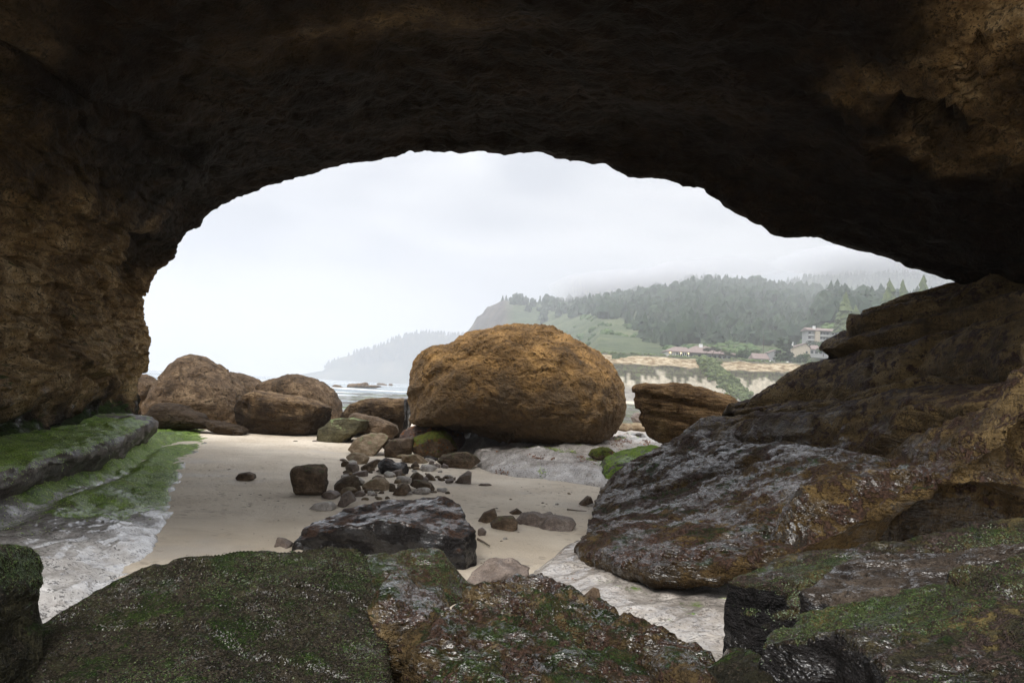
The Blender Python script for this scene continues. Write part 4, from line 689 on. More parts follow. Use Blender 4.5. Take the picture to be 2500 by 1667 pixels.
# ---- black wet rock in the middle ground
# ---- foreground rocks
C7 = lambda pts: Z(600, 1250, .5102, pts)
C8 = lambda pts: Z(1300, 900, .5102, pts)
C9 = lambda pts: Z(0, 1280, .4082, pts)
def angular(name, top, mat, label, cat='boulder', bottom=None, z0=-0.15, inset=0.0, edge=0.03, rounds=3, amp=0.03, freq=2.0, rid=0.5, fine=0.006, bed=None, bedamp=0.03, chip=0.02, bulge=0.0, mid=None):
    """a broken slab: top corners (px, py, distance), sides dropping to the ground, then weathered"""
    _seed[0] += 1; sd = _seed[0]
    T = np.array([P(*q) for q in top]); c = T.mean(0)
    if bottom is None: B = T.copy(); B[:, 2] = z0; B[:, :2] = c[:2] + (T[:, :2] - c[:2]) * (1 + inset)
    else: B = np.array([P(*q) for q in bottom])
    n = len(T); bm = bmesh.new(); tv = [bm.verts.new(v) for v in T]; bv = [bm.verts.new(v) for v in B]
    cm = bm.verts.new(c + [0, 0, bulge] if mid is None else P(*mid)); cb = bm.verts.new(B.mean(0))
    for i in range(n):
        j = (i + 1) % n; bm.faces.new((tv[i], tv[j], cm)); bm.faces.new((bv[j], bv[i], cb)); bm.faces.new((tv[j], tv[i], bv[i], bv[j]))
    bmesh.ops.recalc_face_normals(bm, faces=bm.faces[:]); bmesh.ops.triangulate(bm, faces=bm.faces[:])
    for k in range(12):
        es = [e for e in bm.edges if e.calc_length() > edge * 1.5 and max(e.verts[0].co.z, e.verts[1].co.z) > -0.2]
        if not es: break
        bmesh.ops.subdivide_edges(bm, edges=es, cuts=1); bmesh.ops.triangulate(bm, faces=[f for f in bm.faces if len(f.verts) > 3])
    for _ in range(rounds): bmesh.ops.smooth_vert(bm, verts=bm.verts[:], factor=0.5, use_axis_x=True, use_axis_y=True, use_axis_z=True)
    me = bpy.data.meshes.new(name); bm.to_mesh(me); bm.free()
    V = np.empty(len(me.vertices) * 3, np.float32); me.vertices.foreach_get('co', V); V = V.reshape(-1, 3); Nn = np.empty(len(V) * 3, np.float32); me.vertex_normals.foreach_get('vector', Nn); Nn = Nn.reshape(-1, 3)
    d = amp * (fbm(V + sd, freq, 5) + rid * ridged(V + sd, freq * 1.8, 5, 0.55)) + fine * fbm(V, 22, 3)
    if bed: b_, cr = beds(V, bed[:3], bed[3], seed=sd, warp=0.3 * bed[3], wf=2.0, edge=0.3); d += bedamp * b_ - 0.4 * bedamp * cr
    if chip: c1, c2, ci = cells(V + 0.06 * fbm(V, 5, 2)[:, None], 5.0, sd); d += chip * (ci - 0.5) * sstep(c2 - c1, 0, 0.3) * 2
    V = V + Nn * d[:, None]; base = np.array([c[0], c[1], V[:, 2].min()]); V = V - base
    me.vertices.foreach_set('co', V.astype(np.float32).ravel()); me.polygons.foreach_set('use_smooth', np.ones(len(me.polygons), bool)); me.update()
    return link(name, me, mat, loc=base, label=label, cat=cat)
FG = {}
FG['block'] = angular('boulder', [(80, 1532, 3.9), (159, 1492, 4.0), (196, 1464, 4.05), (265, 1423, 4.15), (339, 1386, 4.25), (449, 1351, 4.35), (592, 1329, 4.45), (669, 1334, 4.5), (735, 1331, 4.5), (796, 1319, 4.55), (878, 1323, 4.6), (910, 1345, 4.55), (922, 1420, 4.3), (942, 1540, 3.95), (962, 1720, 3.5), (965, 1850, 3.3), (400, 1850, 3.0), (60, 1850, 2.9), (70, 1640, 3.5)], M['block'],
        'great tilted block in the foreground covered in dark weed and moss', edge=0.024, amp=0.022, freq=1.8, rounds=2, inset=-0.05, bed=(0.25, 1.0, 0.55, 0.55), bedamp=0.06, chip=0.012, fine=0.009, mid=(520, 1560, 3.7))
FG['black'] = angular('boulder', [(718, 1320, 8.55), (760, 1283, 8.95), (840, 1240, 9.35), (966, 1217, 9.45), (1034, 1211, 9.35), (1089, 1209, 9.15), (1124, 1224, 8.95), (1140, 1260, 8.6), (1164, 1290, 8.3), (1132, 1312, 8.05), (1040, 1286, 8.05), (980, 1274, 8.15), (905, 1270, 8.25), (830, 1285, 8.35)], M['blackslab'],
        'long black wet rock with a shining top lying on the sand', z0=-0.1, inset=0.02, edge=0.035, amp=0.06, freq=1.1, rid=0.4, rounds=3, bed=(0.2, 0.3, 1, 0.2), bedamp=0.03, chip=0.02, fine=0.008)
FG['corner'] = boulder('boulder', C9([(-640, 900), (-640, 250), (-390, 215), (-240, 205), (-190, 310), (-140, 500), (-110, 760), (-50, 890), (0, 1100), (-460, 1200)]), M['block'], 'mossy upright rock in the corner beside the great tilted block', y=3.0, depth=(0.35, 0.5), sub=6, box=0.6, lean=0.3, cuts=3, amp=0.04)
FG['sharp'] = angular('boulder', [(870, 1350, 5.1), (1000, 1341, 5.2), (1062, 1341, 5.2), (1084, 1350, 5.1), (1092, 1378, 4.95), (1078, 1420, 4.75), (1000, 1440, 4.65), (900, 1430, 4.65)], M['amber'], 'sharp edged mossy rock behind the great tilted block', bottom=[(850, 1500, 5.1), (1000, 1480, 5.3), (1100, 1470, 5.4), (1160, 1450, 5.2), (1180, 1450, 5.0), (1120, 1475, 4.7), (1040, 1500, 4.5), (880, 1520, 4.5)], edge=0.026, amp=0.03, rounds=2, bed=(0.5, 0.2, 1, 0.12), bedamp=0.02)
FG['tilt'] = angular('boulder', [(1127, 1412, 5.6), (1187, 1369, 5.75), (1255, 1360, 5.8), (1296, 1382, 5.65), (1288, 1400, 5.5), (1210, 1405, 5.35), (1160, 1430, 5.35)], M['grey'], 'wet brown stone tilted between foreground rocks and sand', edge=0.026, amp=0.02, rounds=2, bed=(0.6, 0.2, 1, 0.07), bedamp=0.03)
FG['amber'] = angular('boulder', [(1010, 1520, 4.0), (1085, 1485, 4.3), (1176, 1444, 4.6), (1212, 1426, 4.75), (1263, 1425, 4.8), (1324, 1436, 4.8), (1391, 1469, 4.6), (1467, 1485, 4.5), (1544, 1530, 4.25), (1620, 1571, 4.05), (1697, 1600, 3.9), (1740, 1635, 3.7), (1770, 1667, 3.55), (1800, 1760, 3.2), (1500, 1800, 3.0), (1036, 1800, 3.0), (1034, 1640, 3.5)], M['amber'],
        'broad amber and dark weed streaked rock at the front', edge=0.024, rounds=3, amp=0.06, freq=2.4, rid=1.2, fine=0.02, bed=(0.35, 0.45, 1, 0.11), bedamp=0.07, chip=0.04, mid=(1330, 1560, 3.95))
FG['wedge'] = boulder('boulder', C7([(600, 420), (650, 360), (720, 345), (800, 420), (930, 430), (960, 520), (870, 640), (860, 900), (700, 900), (660, 600)]), M['amber'], 'orange brown rock wedged beside the great tilted block', y=4.0, depth=(0.3, 0.6), sub=6, cuts=6, cut=0.85, amp=0.05)
boulder('boulder', C7([(1950, 830), (1980, 740), (2040, 700), (2180, 720), (2240, 790), (2290, 900), (2000, 950)]), M['amber'], 'small mossy lump resting on the front of the amber rock', cat='rock', y=3.25, depth=(0.2, 0.3), sub=6, amp=0.05)
FG['slab'] = angular('boulder', [(1776, 1421, 4.55), (1803, 1406, 4.75), (1912, 1360, 4.9), (2014, 1345, 4.9), (2167, 1319, 4.85), (2269, 1304, 4.8), (2371, 1278, 4.8), (2500, 1266, 4.75), (2700, 1240, 4.7), (2750, 1480, 4.0), (2300, 1480, 4.15), (1960, 1500, 4.25), (1853, 1432, 4.35)], M['slabby'], 'long mossy slab with a black broken end below the rock slope', edge=0.03, amp=0.035, rounds=2, freq=1.8, bed=(0.15, 0.3, 1, 0.16), bedamp=0.03)
FG['wetslab'] = angular('boulder', [(1948, 1447, 4.0), (2030, 1386, 4.35), (2065, 1370, 4.4), (2320, 1352, 4.2), (2473, 1332, 4.1), (2650, 1310, 4.0), (2650, 1450, 3.45), (2300, 1440, 3.6), (2070, 1476, 3.8)], M['wetslab'], 'flat wet slab lying on the long mossy slab', z0=0.45, edge=0.03, amp=0.02, rounds=2, bed=(0.1, 0.6, 1, 0.07), bedamp=0.035)
FG['near'] = angular('boulder', [(1866, 1566, 3.35), (1902, 1539, 3.5), (1963, 1508, 3.6), (2065, 1478, 3.62), (2300, 1418, 3.5), (2480, 1350, 3.45), (2750, 1280, 3.4), (2800, 1750, 2.3), (2230, 1760, 2.5), (2150, 1640, 2.8), (2108, 1570, 3.0), (2040, 1532, 3.15), (1960, 1550, 3.22)], M['slabby'], 'nearest green and amber boulder with a black broken face', edge=0.026, amp=0.04, rounds=2, freq=1.8, bed=(0.9, 0.3, 0.4, 0.2), bedamp=0.03, chip=0.03, mid=(2350, 1560, 3.0))
boulder('boulder', C8([(930, 1420), (960, 1375), (1080, 1370), (1120, 1400), (1100, 1480), (940, 1500)]), M['amber'], 'small dark red stone between amber rock and mossy slab', cat='stone', y=3.9, depth=(0.15, 0.2), sub=5, cuts=6)
boulder('boulder', C8([(880, 1520), (960, 1470), (1120, 1400), (1180, 1500), (1150, 1620), (860, 1620)]), M['block'], 'small wedge of rock before the dark red stone', cat='stone', y=3.3, depth=(0.2, 0.3), sub=6, cuts=6)

# ---- weed and algae growing on the rocks: real blades, too many to count
def blades(target, n, size, mat, name, keep, seed, hang=0.6, width=0.22, lift=0.5):
    """short fronds rooted on target's surface; keep(points, normals) is the chance that one grows there"""
    me = target.data; r = np.random.default_rng(seed); nt = len(me.polygons); k = me.polygons[0].loop_total
    V = np.empty(len(me.vertices) * 3, np.float32); me.vertices.foreach_get('co', V); V = V.reshape(-1, 3)
    L = np.empty(len(me.loops), np.int32); me.loops.foreach_get('vertex_index', L); L = L.reshape(-1, k)
    A, B, C = V[L[:, 0]], V[L[:, 1]], V[L[:, 2]]; N = np.cross(B - A, C - A); ar = np.linalg.norm(N, axis=1) + 1e-12; N = N / ar[:, None]
    off = np.array(target.location); ctr = (A + B + C) / 3 + off; w = ar * np.clip(keep(ctr, N), 0, 1)
    ray_ = EYE - ctr; w = w * (np.einsum('ij,ij->i', N, ray_) > -0.15 * np.linalg.norm(ray_, axis=1)); 
    t = r.choice(len(w), n, p=w / w.sum()); u, v = r.random((2, n)); fl = u + v > 1; u = np.where(fl, 1 - u, u); v = np.where(fl, 1 - v, v)
    p = A[t] + (B - A)[t] * u[:, None] + (C - A)[t] * v[:, None]; nn = N[t]
    d = r.normal(size=(n, 3)) * 0.6 + [0, 0, -hang]; d = d - nn * np.einsum('ij,ij->i', d, nn)[:, None]; d /= np.linalg.norm(d, axis=1)[:, None] + 1e-9
    sd = np.cross(nn, d); s = size * r.uniform(0.45, 1.5, (n, 1)); lf = lift * r.uniform(0.1, 1.0, (n, 1)); wv = width * r.uniform(0.6, 1.5, (n, 1))
    m1 = p + d * s * 0.5 + nn * s * lf * 0.6; e = p + d * s + nn * s * lf * r.uniform(-0.1, 0.7, (n, 1))
    X = np.stack([p, m1 + sd * s * wv, m1 - sd * s * wv, e], 1); i = np.arange(n)[:, None] * 4
    Fq = np.concatenate([i + [0, 1, 2], i + [2, 1, 3]])
    mesh = mesh_np(name, X.reshape(-1, 3), Fq); set_attr(mesh, 'tint', np.repeat(r.random(n), 4))
    return link(name, mesh, mat, target, kind='stuff')
def blade_mat(name, *cs, rough=0.3, coat=0.3):
    m = NT(name); t = m.attr('tint'); n = len(cs); m.set(Base_Color=m.ramp(t, *[(k / (n - 1), c) for k, c in enumerate(cs)]), Roughness=rough); m.b.inputs['Coat Weight'].default_value = coat; m.b.inputs['Coat Roughness'].default_value = 0.15; return m.m
WEED = blade_mat('dark_weed', (0.007, 0.006, 0.004), (0.018, 0.014, 0.010), (0.032, 0.024, 0.017), (0.07, 0.058, 0.042), rough=0.36, coat=0.15)
MOSSB = blade_mat('green_moss', (0.008, 0.018, 0.004), (0.02, 0.042, 0.008), (0.045, 0.075, 0.013), (0.08, 0.10, 0.03), rough=0.5, coat=0.15)
ALGAE = blade_mat('bright_algae', (0.05, 0.10, 0.010), (0.14, 0.23, 0.02), (0.25, 0.36, 0.04), (0.40, 0.48, 0.12), rough=0.5, coat=0.15)
def patch(f, sd, lo, hi): return lambda p, n: sstep(fbm(p, f, 4, seed=sd), lo, hi)
blades(FG['block'], 34000, 0.012, WEED, 'seaweed', lambda p, n: 0.3 + sstep(fbm(p, 1.5, 4, seed=3), -0.2, 0.25), 1, hang=1.0, width=0.16)
blades(FG['block'], 18000, 0.009, MOSSB, 'moss', lambda p, n: 0.15 + sstep(fbm(p, 2.0, 4, seed=5) + 0.7 * (p[:, 2] - 0.62), 0.0, 0.4), 2)
blades(FG['corner'], 9000, 0.009, MOSSB, 'moss', patch(2.5, 7, -0.1, 0.4), 3, hang=1.0)
blades(FG['near'], 20000, 0.009, MOSSB, 'moss', lambda p, n: sstep(n[:, 2], 0.3, 0.6) * sstep(fbm(p, 1.7, 4, seed=8), -0.2, 0.4), 4)
blades(FG['near'], 9000, 0.011, WEED, 'seaweed', lambda p, n: sstep(n[:, 2], 0.2, 0.5) * sstep(fbm(p, 1.7, 4, seed=9), -0.1, 0.4), 5, hang=1.0, width=0.16)
blades(FG['slab'], 9000, 0.010, MOSSB, 'moss', lambda p, n: sstep(n[:, 2], 0.3, 0.6) * sstep(fbm(p, 1.7, 4, seed=4), -0.1, 0.4), 6)
blades(FG['amber'], 9000, 0.011, WEED, 'seaweed', patch(3.0, 6, 0.0, 0.35), 8, width=0.16); blades(FG['amber'], 5000, 0.009, MOSSB, 'moss', patch(2.0, 1, 0.1, 0.4), 9)
blades(FG['sharp'], 5000, 0.010, MOSSB, 'moss', lambda p, n: sstep(n[:, 2] + fbm(p, 3, 3), 0.3, 0.8), 10)

def shelf_keep(p, n):
    g, s_ = np.interp(p[:, 1], *XG), np.interp(p[:, 1], *XS); t = (p[:, 0] - g) / (s_ - g); f = fbm(p, 0.7, 4, seed=8)
    return sstep(p[:, 1] + 2.2 * f - 2.0 * (t - 0.5), 8.4, 11) * sstep(t + 0.12 * f, 0.94, 0.80) * (0.15 + sstep(fbm(p, 1.6, 3, seed=2), -0.25, 0.2)) * (0.5 + 60 / p[:, 1] ** 2)
blades(ST['shelf'], 34000, 0.026, ALGAE, 'algae', shelf_keep, 11, hang=0.4, width=0.2)
blades(ST['bench'], 24000, 0.026, ALGAE, 'algae', lambda p, n: sstep(n[:, 2], 0.2, 0.6) * sstep(fbm(p, 1.1, 4, seed=6) - 0.5 * sstep(p[:, 1], 14, 17), -0.2, 0.15) * (0.4 + 60 / p[:, 1] ** 2), 12, hang=0.8, width=0.2)
blades(ST['slope'], 22000, 0.022, WEED, 'seaweed', lambda p, n: sstep(p[:, 2], 1.7, 1.0) * sstep(n[:, 2], 0.3, 0.7) * sstep(fbm(p, 1.4, 4, seed=12), 0.0, 0.35) * (0.2 + 50 / p[:, 1] ** 2), 13, hang=0.8, width=0.16)

RUSTW = blade_mat('rusty_weed', (0.07, 0.022, 0.006), (0.16, 0.055, 0.012), (0.28, 0.11, 0.025), rough=0.5, coat=0.1)
blades(ST['platform'], 9000, 0.06, RUSTW, 'rusty_weed', lambda p, n: np.exp(-(((p[:, 0] - 4.2) / 1.0) ** 2 + ((p[:, 1] - 22.5) / 2.2) ** 2)) * sstep(fbm(p, 1.0, 3, seed=2), 0.0, 0.2) + 0.5 * np.exp(-(((p[:, 0] - 1.1) / 1.2) ** 2 + ((p[:, 1] - 18) / 1.2) ** 2)) * sstep(fbm(p, 1.5, 3, seed=6), 0.22, 0.35), 14, hang=0)
blades(ST['platform'], 9000, 0.05, ALGAE, 'algae', lambda p, n: sstep(fbm(p * [1, 0.8, 1], 0.9, 4, seed=8), 0.18, 0.35) * sstep(p[:, 0], -0.5, 1.5) * sstep(p[:, 1], 27, 24), 15, hang=0)

# ================================================================== the far shore
def cone_trees(pos, hts, seed, tiers=5, sides=7, wid=0.2):
    """many conifers as one mesh: ragged tiers of drooping boughs"""
    r = np.random.default_rng(seed); n = len(pos); V = []; Fc = []; base = 0
    k = tiers; a = np.linspace(0, 2 * math.pi, sides, endpoint=False)
    for t in range(k):
        f0 = t / k; z0 = 0.06 + 0.86 * f0; z1 = z0 + 0.34 * (1 - 0.35 * f0) ; rad = wid * (1 - f0) ** 0.8 + 0.02
        th = a[None] + r.uniform(0, 6.28, (n, 1)); rj = rad * r.uniform(0.55, 1.3, (n, sides)); zj = z0 + r.uniform(-0.05, 0.05, (n, sides))
        ring = np.stack([np.cos(th) * rj, np.sin(th) * rj, zj], -1)
        apex = np.stack([r.normal(0, 0.012, n), r.normal(0, 0.012, n), np.full(n, min(z1, 1.0)) + r.uniform(-0.03, 0.03, n)], -1)[:, None]
        v = np.concatenate([ring, apex], 1) * hts[:, None, None] + pos[:, None]
        idx = base + np.arange(n)[:, None] * (sides + 1); s0 = np.arange(sides); s1 = (s0 + 1) % sides
        Fc.append(np.stack([idx + s0, idx + s1, np.repeat(idx + sides, sides, 1)], -1).reshape(-1, 3)); V.append(v.reshape(-1, 3)); base += n * (sides + 1)
    return np.concatenate(V), np.concatenate(Fc)
def lumps(pos, rad, seed, sub=2, flat=0.8):
    r = np.random.default_rng(seed); U, Fi = ico(sub); n = len(pos); m = len(U)
    j = r.uniform(0.7, 1.25, (n, m, 1)); v = U[None] * j * [1, 1, flat] * rad[:, None, None] + pos[:, None]
    f = Fi[None] + (np.arange(n) * m)[:, None, None]; return v.reshape(-1, 3), f.reshape(-1, 3)
M['conifer'] = plain('conifer', (0.012, 0.028, 0.016), 0.95, (0.035, 0.06, 0.028), 0.05)
M['leafy'] = plain('leafy', (0.03, 0.065, 0.018), 0.95, (0.09, 0.14, 0.04), 0.08)

RIDGE = ([1040, 1085, 1110, 1140, 1165, 1200, 1235, 1290, 1400, 1480, 1560, 1640, 1690, 1760, 1850, 1950, 2100, 2300, 2900], [945, 915, 872, 812, 774, 746, 728, 737, 737, 732, 716, 706, 690, 692, 694, 712, 724, 736, 760])
def build_hills():
    pxs = np.linspace(1040, 2900, 300); py = np.interp(pxs, *RIDGE)
    ds = np.array([380, 402, 430, 480, 520, 560, 640, 760, 900, 1050, 1200, 1350, 1480, 1600, 1700, 1900.]); tv = np.linspace(0, len(ds) - 1, 150); dd = np.interp(tv, np.arange(len(ds)), ds)
    ridge = np.array([P(a, b, 1600.0) for a, b in zip(pxs, py)]); zr = ridge[:, 2]; rx = ridge[:, 0] / 1600
    coast = np.interp(pxs, [1040, 1140, 1200, 1300, 1400, 1470, 1500, 2900], [1540, 1430, 1300, 950, 640, 420, 400, 400])
    D, RX = np.meshgrid(dd, rx, indexing='ij'); PXX = np.meshgrid(dd, pxs, indexing='ij')[1]; ZR = np.meshgrid(dd, zr, indexing='ij')[1]; CO = np.meshgrid(dd, coast, indexing='ij')[1]
    s = np.clip((D - np.maximum(CO, 430)) / (1600 - np.maximum(CO, 430)), 0, 1)
    pw_ = np.interp(PXX, [1040, 1240, 1320, 1600], [0.5, 0.55, 1.0, 1.15])
    z = 25 + (ZR - 25) * s ** pw_
    rf = sstep(PXX, 1880, 2040); basez = 25 + rf * np.interp(D, [430, 480, 520, 560, 640, 900], [0, 9, 24, 40, 62, 110]); z = np.maximum(z, basez * (D > 415) + 25 * (D <= 415))
    z = z - sstep(D, 1600, 1900) * 0.5 * ZR
    q = np.stack([RX * D, D, z], -1).reshape(-1, 3); sf = s.ravel()
    q[:, 2] += (14 * fbm(q, 0.005, 4) + 5 * ridged(q, 0.012, 3)) * np.clip(4 * sf * (1 - sf), 0, 1)
    PXq = PXX.ravel(); kb = sstep(PXq, 1300, 1220) * sstep(q[:, 1], 1000, 1300); q[:, 2] += kb * (16 * ridged(q * [1, 1, 0.3], 0.016, 4, 0.6, seed=3) - 6); q[:, 1] += kb * 30 * ridged(q * [1, 0.2, 1], 0.02, 3, seed=5)
    q[:, 2] = np.where(q[:, 1] < CO.ravel() - 1, -5, q[:, 2])
    me = mesh_np('hills', q, grid_faces(150, 300))
    PX, PY = project(q)
    knob = sstep(PX, 1262, 1225) * sstep(q[:, 1], 1000, 1200); set_attr(me, 'rockface', knob)
    m = NT('hillside'); n1, n2 = m.noise(0.012, 6, 0.65), m.noise(0.09, 5, 0.7)
    g = m.ramp(m.math('ADD', m.math('MULTIPLY', n1, 0.5), m.math('MULTIPLY', n2, 0.5)), (0.38, (0.03, 0.05, 0.018)), (0.5, (0.065, 0.09, 0.035)), (0.62, (0.12, 0.135, 0.06)))
    rk = m.ramp(m.noise(0.03, 6, 0.7, vec=m.map((1, 1, 0.35))), (0.35, (0.035, 0.03, 0.03)), (0.6, (0.11, 0.09, 0.07)), (0.75, (0.17, 0.13, 0.08)))
    m.set(Base_Color=m.mix(m.math('MULTIPLY', m.attr('rockface'), m.ss(n2, 0.30, 0.42)), g, rk), Roughness=0.95); m.link(m.bump(n2, 1.0, 6.0), m.b.inputs['Normal'])
    link('hills', me, m.m, kind='structure')
    # wood on the slope
    r = np.random.default_rng(2); grid = q.reshape(150, 300, 3)
    def sample(n):
        a, b = r.uniform(0, 148.99, n), r.uniform(0, 298.99, n); i, j = a.astype(int), b.astype(int); u, v = (a - i)[:, None], (b - j)[:, None]
        return grid[i, j] * (1 - u) * (1 - v) + grid[i + 1, j] * u * (1 - v) + grid[i, j + 1] * (1 - u) * v + grid[i + 1, j + 1] * u * v, a
    c, a = sample(17000); PX, PY = project(c); keep = (c[:, 2] > 26) & (c[:, 1] > 560) & (c[:, 1] < 1700) & (PX > 1232) & (PX < 2460)
    low = np.interp(PX, [1230, 1290, 1330, 1380, 1470, 1530, 1600, 1680, 1760, 2400], [742, 760, 800, 770, 775, 800, 838, 862, 900, 900]) + 22 * fbm(c, 0.01, 3)
    band = np.interp(PX, [1230, 1300, 1400, 1500], [734, 742, 760, 775])
    keep &= (PY < low) & ((PX > 1400) | (r.random(len(c)) < 0.35)); keep &= r.random(len(c)) < np.interp(c[:, 1], [560, 900, 1600], [0.3, 0.6, 1.0])
    c = c[keep]; h = r.uniform(10, 25, len(c)) * (0.75 + 0.5 * sstep(fbm(c, 0.02, 3, seed=2), -0.3, 0.4))
    rnd = r.random(len(c)) < 0.38; Va, Fa_ = cone_trees((c - [0, 0, 2])[~rnd], h[~rnd], 5, tiers=5, sides=6, wid=0.33); Vb, Fb = lumps((c + np.stack([0 * h, 0 * h, h * 0.32], 1))[rnd], h[rnd] * 0.36, 15, sub=2, flat=1.35); V, Fc = np.concatenate([Va, Vb]), np.concatenate([Fa_, Fb + len(Va)]); link('conifer_wood', mesh_np('conifer_wood', V, Fc, False), M['conifer'], kind='stuff', label='dark conifer wood covering the misty hillside', cat='forest')
    # shrubs and broadleaf thickets low on the slope
    c, a = sample(6000); PX, PY = project(c); keep = (c[:, 2] > 24.5) & (c[:, 1] > 425) & (PX > 1290) & (PX < 2460) & (PY > 770 + 30 * fbm(c, 0.02, 3)) & (fbm(c, 0.012, 3, seed=4) > np.interp(PX, [1300, 1600, 1700], [0.14, 0.05, -0.12]))
    PXk = PX[keep]; c = c[keep]
    V, Fc = lumps(c, r.uniform(2.0, 5.5, len(c)) * np.interp(c[:, 1], [430, 600, 1200], [0.5, 0.8, 1.5]), 6); link('thicket', mesh_np('thicket', V, Fc, False), M['leafy'], kind='stuff', label='pale green thickets at the foot of the hill', cat='shrubs')
    # trees that stand out one by one on the skyline
    sp = [(1231, 26), (1247, 18), (1262, 30), (1277, 17), (1290, 15), (1303, 18), (1312, 15), (1328, 20), (1352, 24), (1390, 34), (1408, 30), (1425, 22), (1450, 26), (1482, 30), (1500, 24), (1520, 22), (1545, 27), (1585, 24), (1612, 22), (1660, 25), (1690, 30), (1712, 26), (1737, 30), (1772, 26), (1800, 33), (1836, 24), (1858, 30), (1885, 26), (1913, 34), (1938, 22)]
    U = [cone_trees(np.zeros((1, 3)), np.ones(1), 40 + k, tiers=7, sides=9, wid=0.33) for k in range(4)]; ms = [mesh_np('skyline_conifer', v, f, False) for v, f in U]
    for k, (px, h) in enumerate(sp):
        j = int(np.clip((px - 1040) / 1860 * 299, 0, 299)); row = 134; g0 = grid[row - 8:row + 6, j]; g0 = g0[g0[:, 2].argmax()]
        o = link('conifer_tree', ms[k % 4], M['conifer'], loc=g0 - [0, 0, 2.5], label='dark conifer standing on the skyline of the wooded ridge', cat='tree', group='conifers along the ridge skyline')
        h = h * (0.62 + 0.22 * ((k * 7) % 5) / 4); o.scale = (h * (0.9 + 0.3 * ((k * 3) % 4) / 3), h, h); o.rotation_euler = (0, 0, k * 1.3)
    # the further hill
    pxs = np.linspace(1820, 2900, 120); py = np.interp(pxs, [1820, 1900, 1960, 2050, 2100, 2180, 2250, 2350, 2900], [730, 706, 690, 668, 659, 662, 667, 682, 760])
    rd = np.array([P(a, b, 2700.0) for a, b in zip(pxs, py)]); rows = [rd * [0.7, 0.7, 0] + [0, 0, 60], rd * [0.82, 0.82, 0.5], rd * [0.93, 0.93, 0.85], rd, rd * [1.1, 1.1, 0.7]]
    Gd = np.einsum('vk,kud->vud', cr_matrix(5, np.linspace(0, 4, 60)), np.stack(rows)); q = Gd.reshape(-1, 3); q[:, 2] += 12 * fbm(q, 0.004, 4)
    link('hills', mesh_np('far_hill', q, grid_faces(60, 120)), m.m, kind='structure')
    a, b = r.uniform(0, 58.99, 4200).astype(int), r.uniform(0, 119.99, 4200).astype(int); c = q.reshape(60, 120, 3)[a, b] + r.normal(0, 12, (4200, 3)) * [1, 1, 0]
    V, Fc = cone_trees(c - [0, 0, 3], r.uniform(18, 32, len(c)), 8, tiers=4, sides=6, wid=0.24); link('conifer_wood', mesh_np('conifer_wood', V, Fc, False), M['conifer'], kind='stuff', label='faint wooded hill rising into the cloud', cat='forest')
    return grid
HG = build_hills()
def ground_at(x, y):
    g = HG.reshape(-1, 3); i = ((g[:, 0] - x) ** 2 + (g[:, 1] - y) ** 2).argmin(); return g[i, 2]

# ---- headland across the bay
def build_headland():
    pxs = np.linspace(725, 1320, 160)
    py = np.interp(pxs, [725, 738, 765, 787, 800, 815, 840, 870, 900, 930, 960, 1000, 1040, 1080, 1130, 1320], [924, 914, 909, 906, 893, 880, 872, 865, 857, 846, 832, 822, 816, 819, 822, 850])
    rd = np.array([P(a, b, 3800.0) for a, b in zip(pxs, py)]); r0 = rd * [0.965, 0.965, 0] + [0, 0, -6]; r1 = rd * [0.972, 0.972, 0.12] + [0, 0, 6]; r2 = rd * [0.985, 0.985, 0.55]; r4 = rd * [1.08, 1.08, 0.5]; r5 = rd * [1.15, 1.15, 0] + [0, 0, -6]
    Gd = np.einsum('vk,kud->vud', cr_matrix(6, np.linspace(0, 5, 70)), np.stack([r0, r1, r2, rd, r4, r5])); q = Gd.reshape(-1, 3)
    lift = np.clip(q[:, 2] / 60, 0, 1); q[:, 2] += lift * (10 * fbm(q, 0.004, 4) + 6 * ridged(q, 0.009, 3))
    m = NT('headland'); n1 = m.noise(0.006, 6, 0.65); m.set(Base_Color=m.ramp(n1, (0.38, (0.025, 0.04, 0.02)), (0.55, (0.06, 0.07, 0.035)), (0.68, (0.15, 0.13, 0.075))), Roughness=0.95)
    link('headland', mesh_np('headland', q, grid_faces(70, 160)), m.m, kind='structure')
    r = np.random.default_rng(9); i = r.integers(26, 50, 1500); j = r.integers(12, 159, 1500); c = q.reshape(70, 160, 3)[i, j]; k = (fbm(c, 0.004, 3, seed=3) > -0.15) & (c[:, 2] > 60); c = c[k]
    V, Fc = cone_trees(c + r.normal(0, 8, c.shape) * [1, 1, 0] - [0, 0, 3], r.uniform(16, 32, len(c)), 10, tiers=4, sides=6, wid=0.3); link('conifer_wood', mesh_np('conifer_wood', V, Fc, False), M['conifer'], kind='stuff', label='trees along the crest of the far headland', cat='forest')
build_headland()

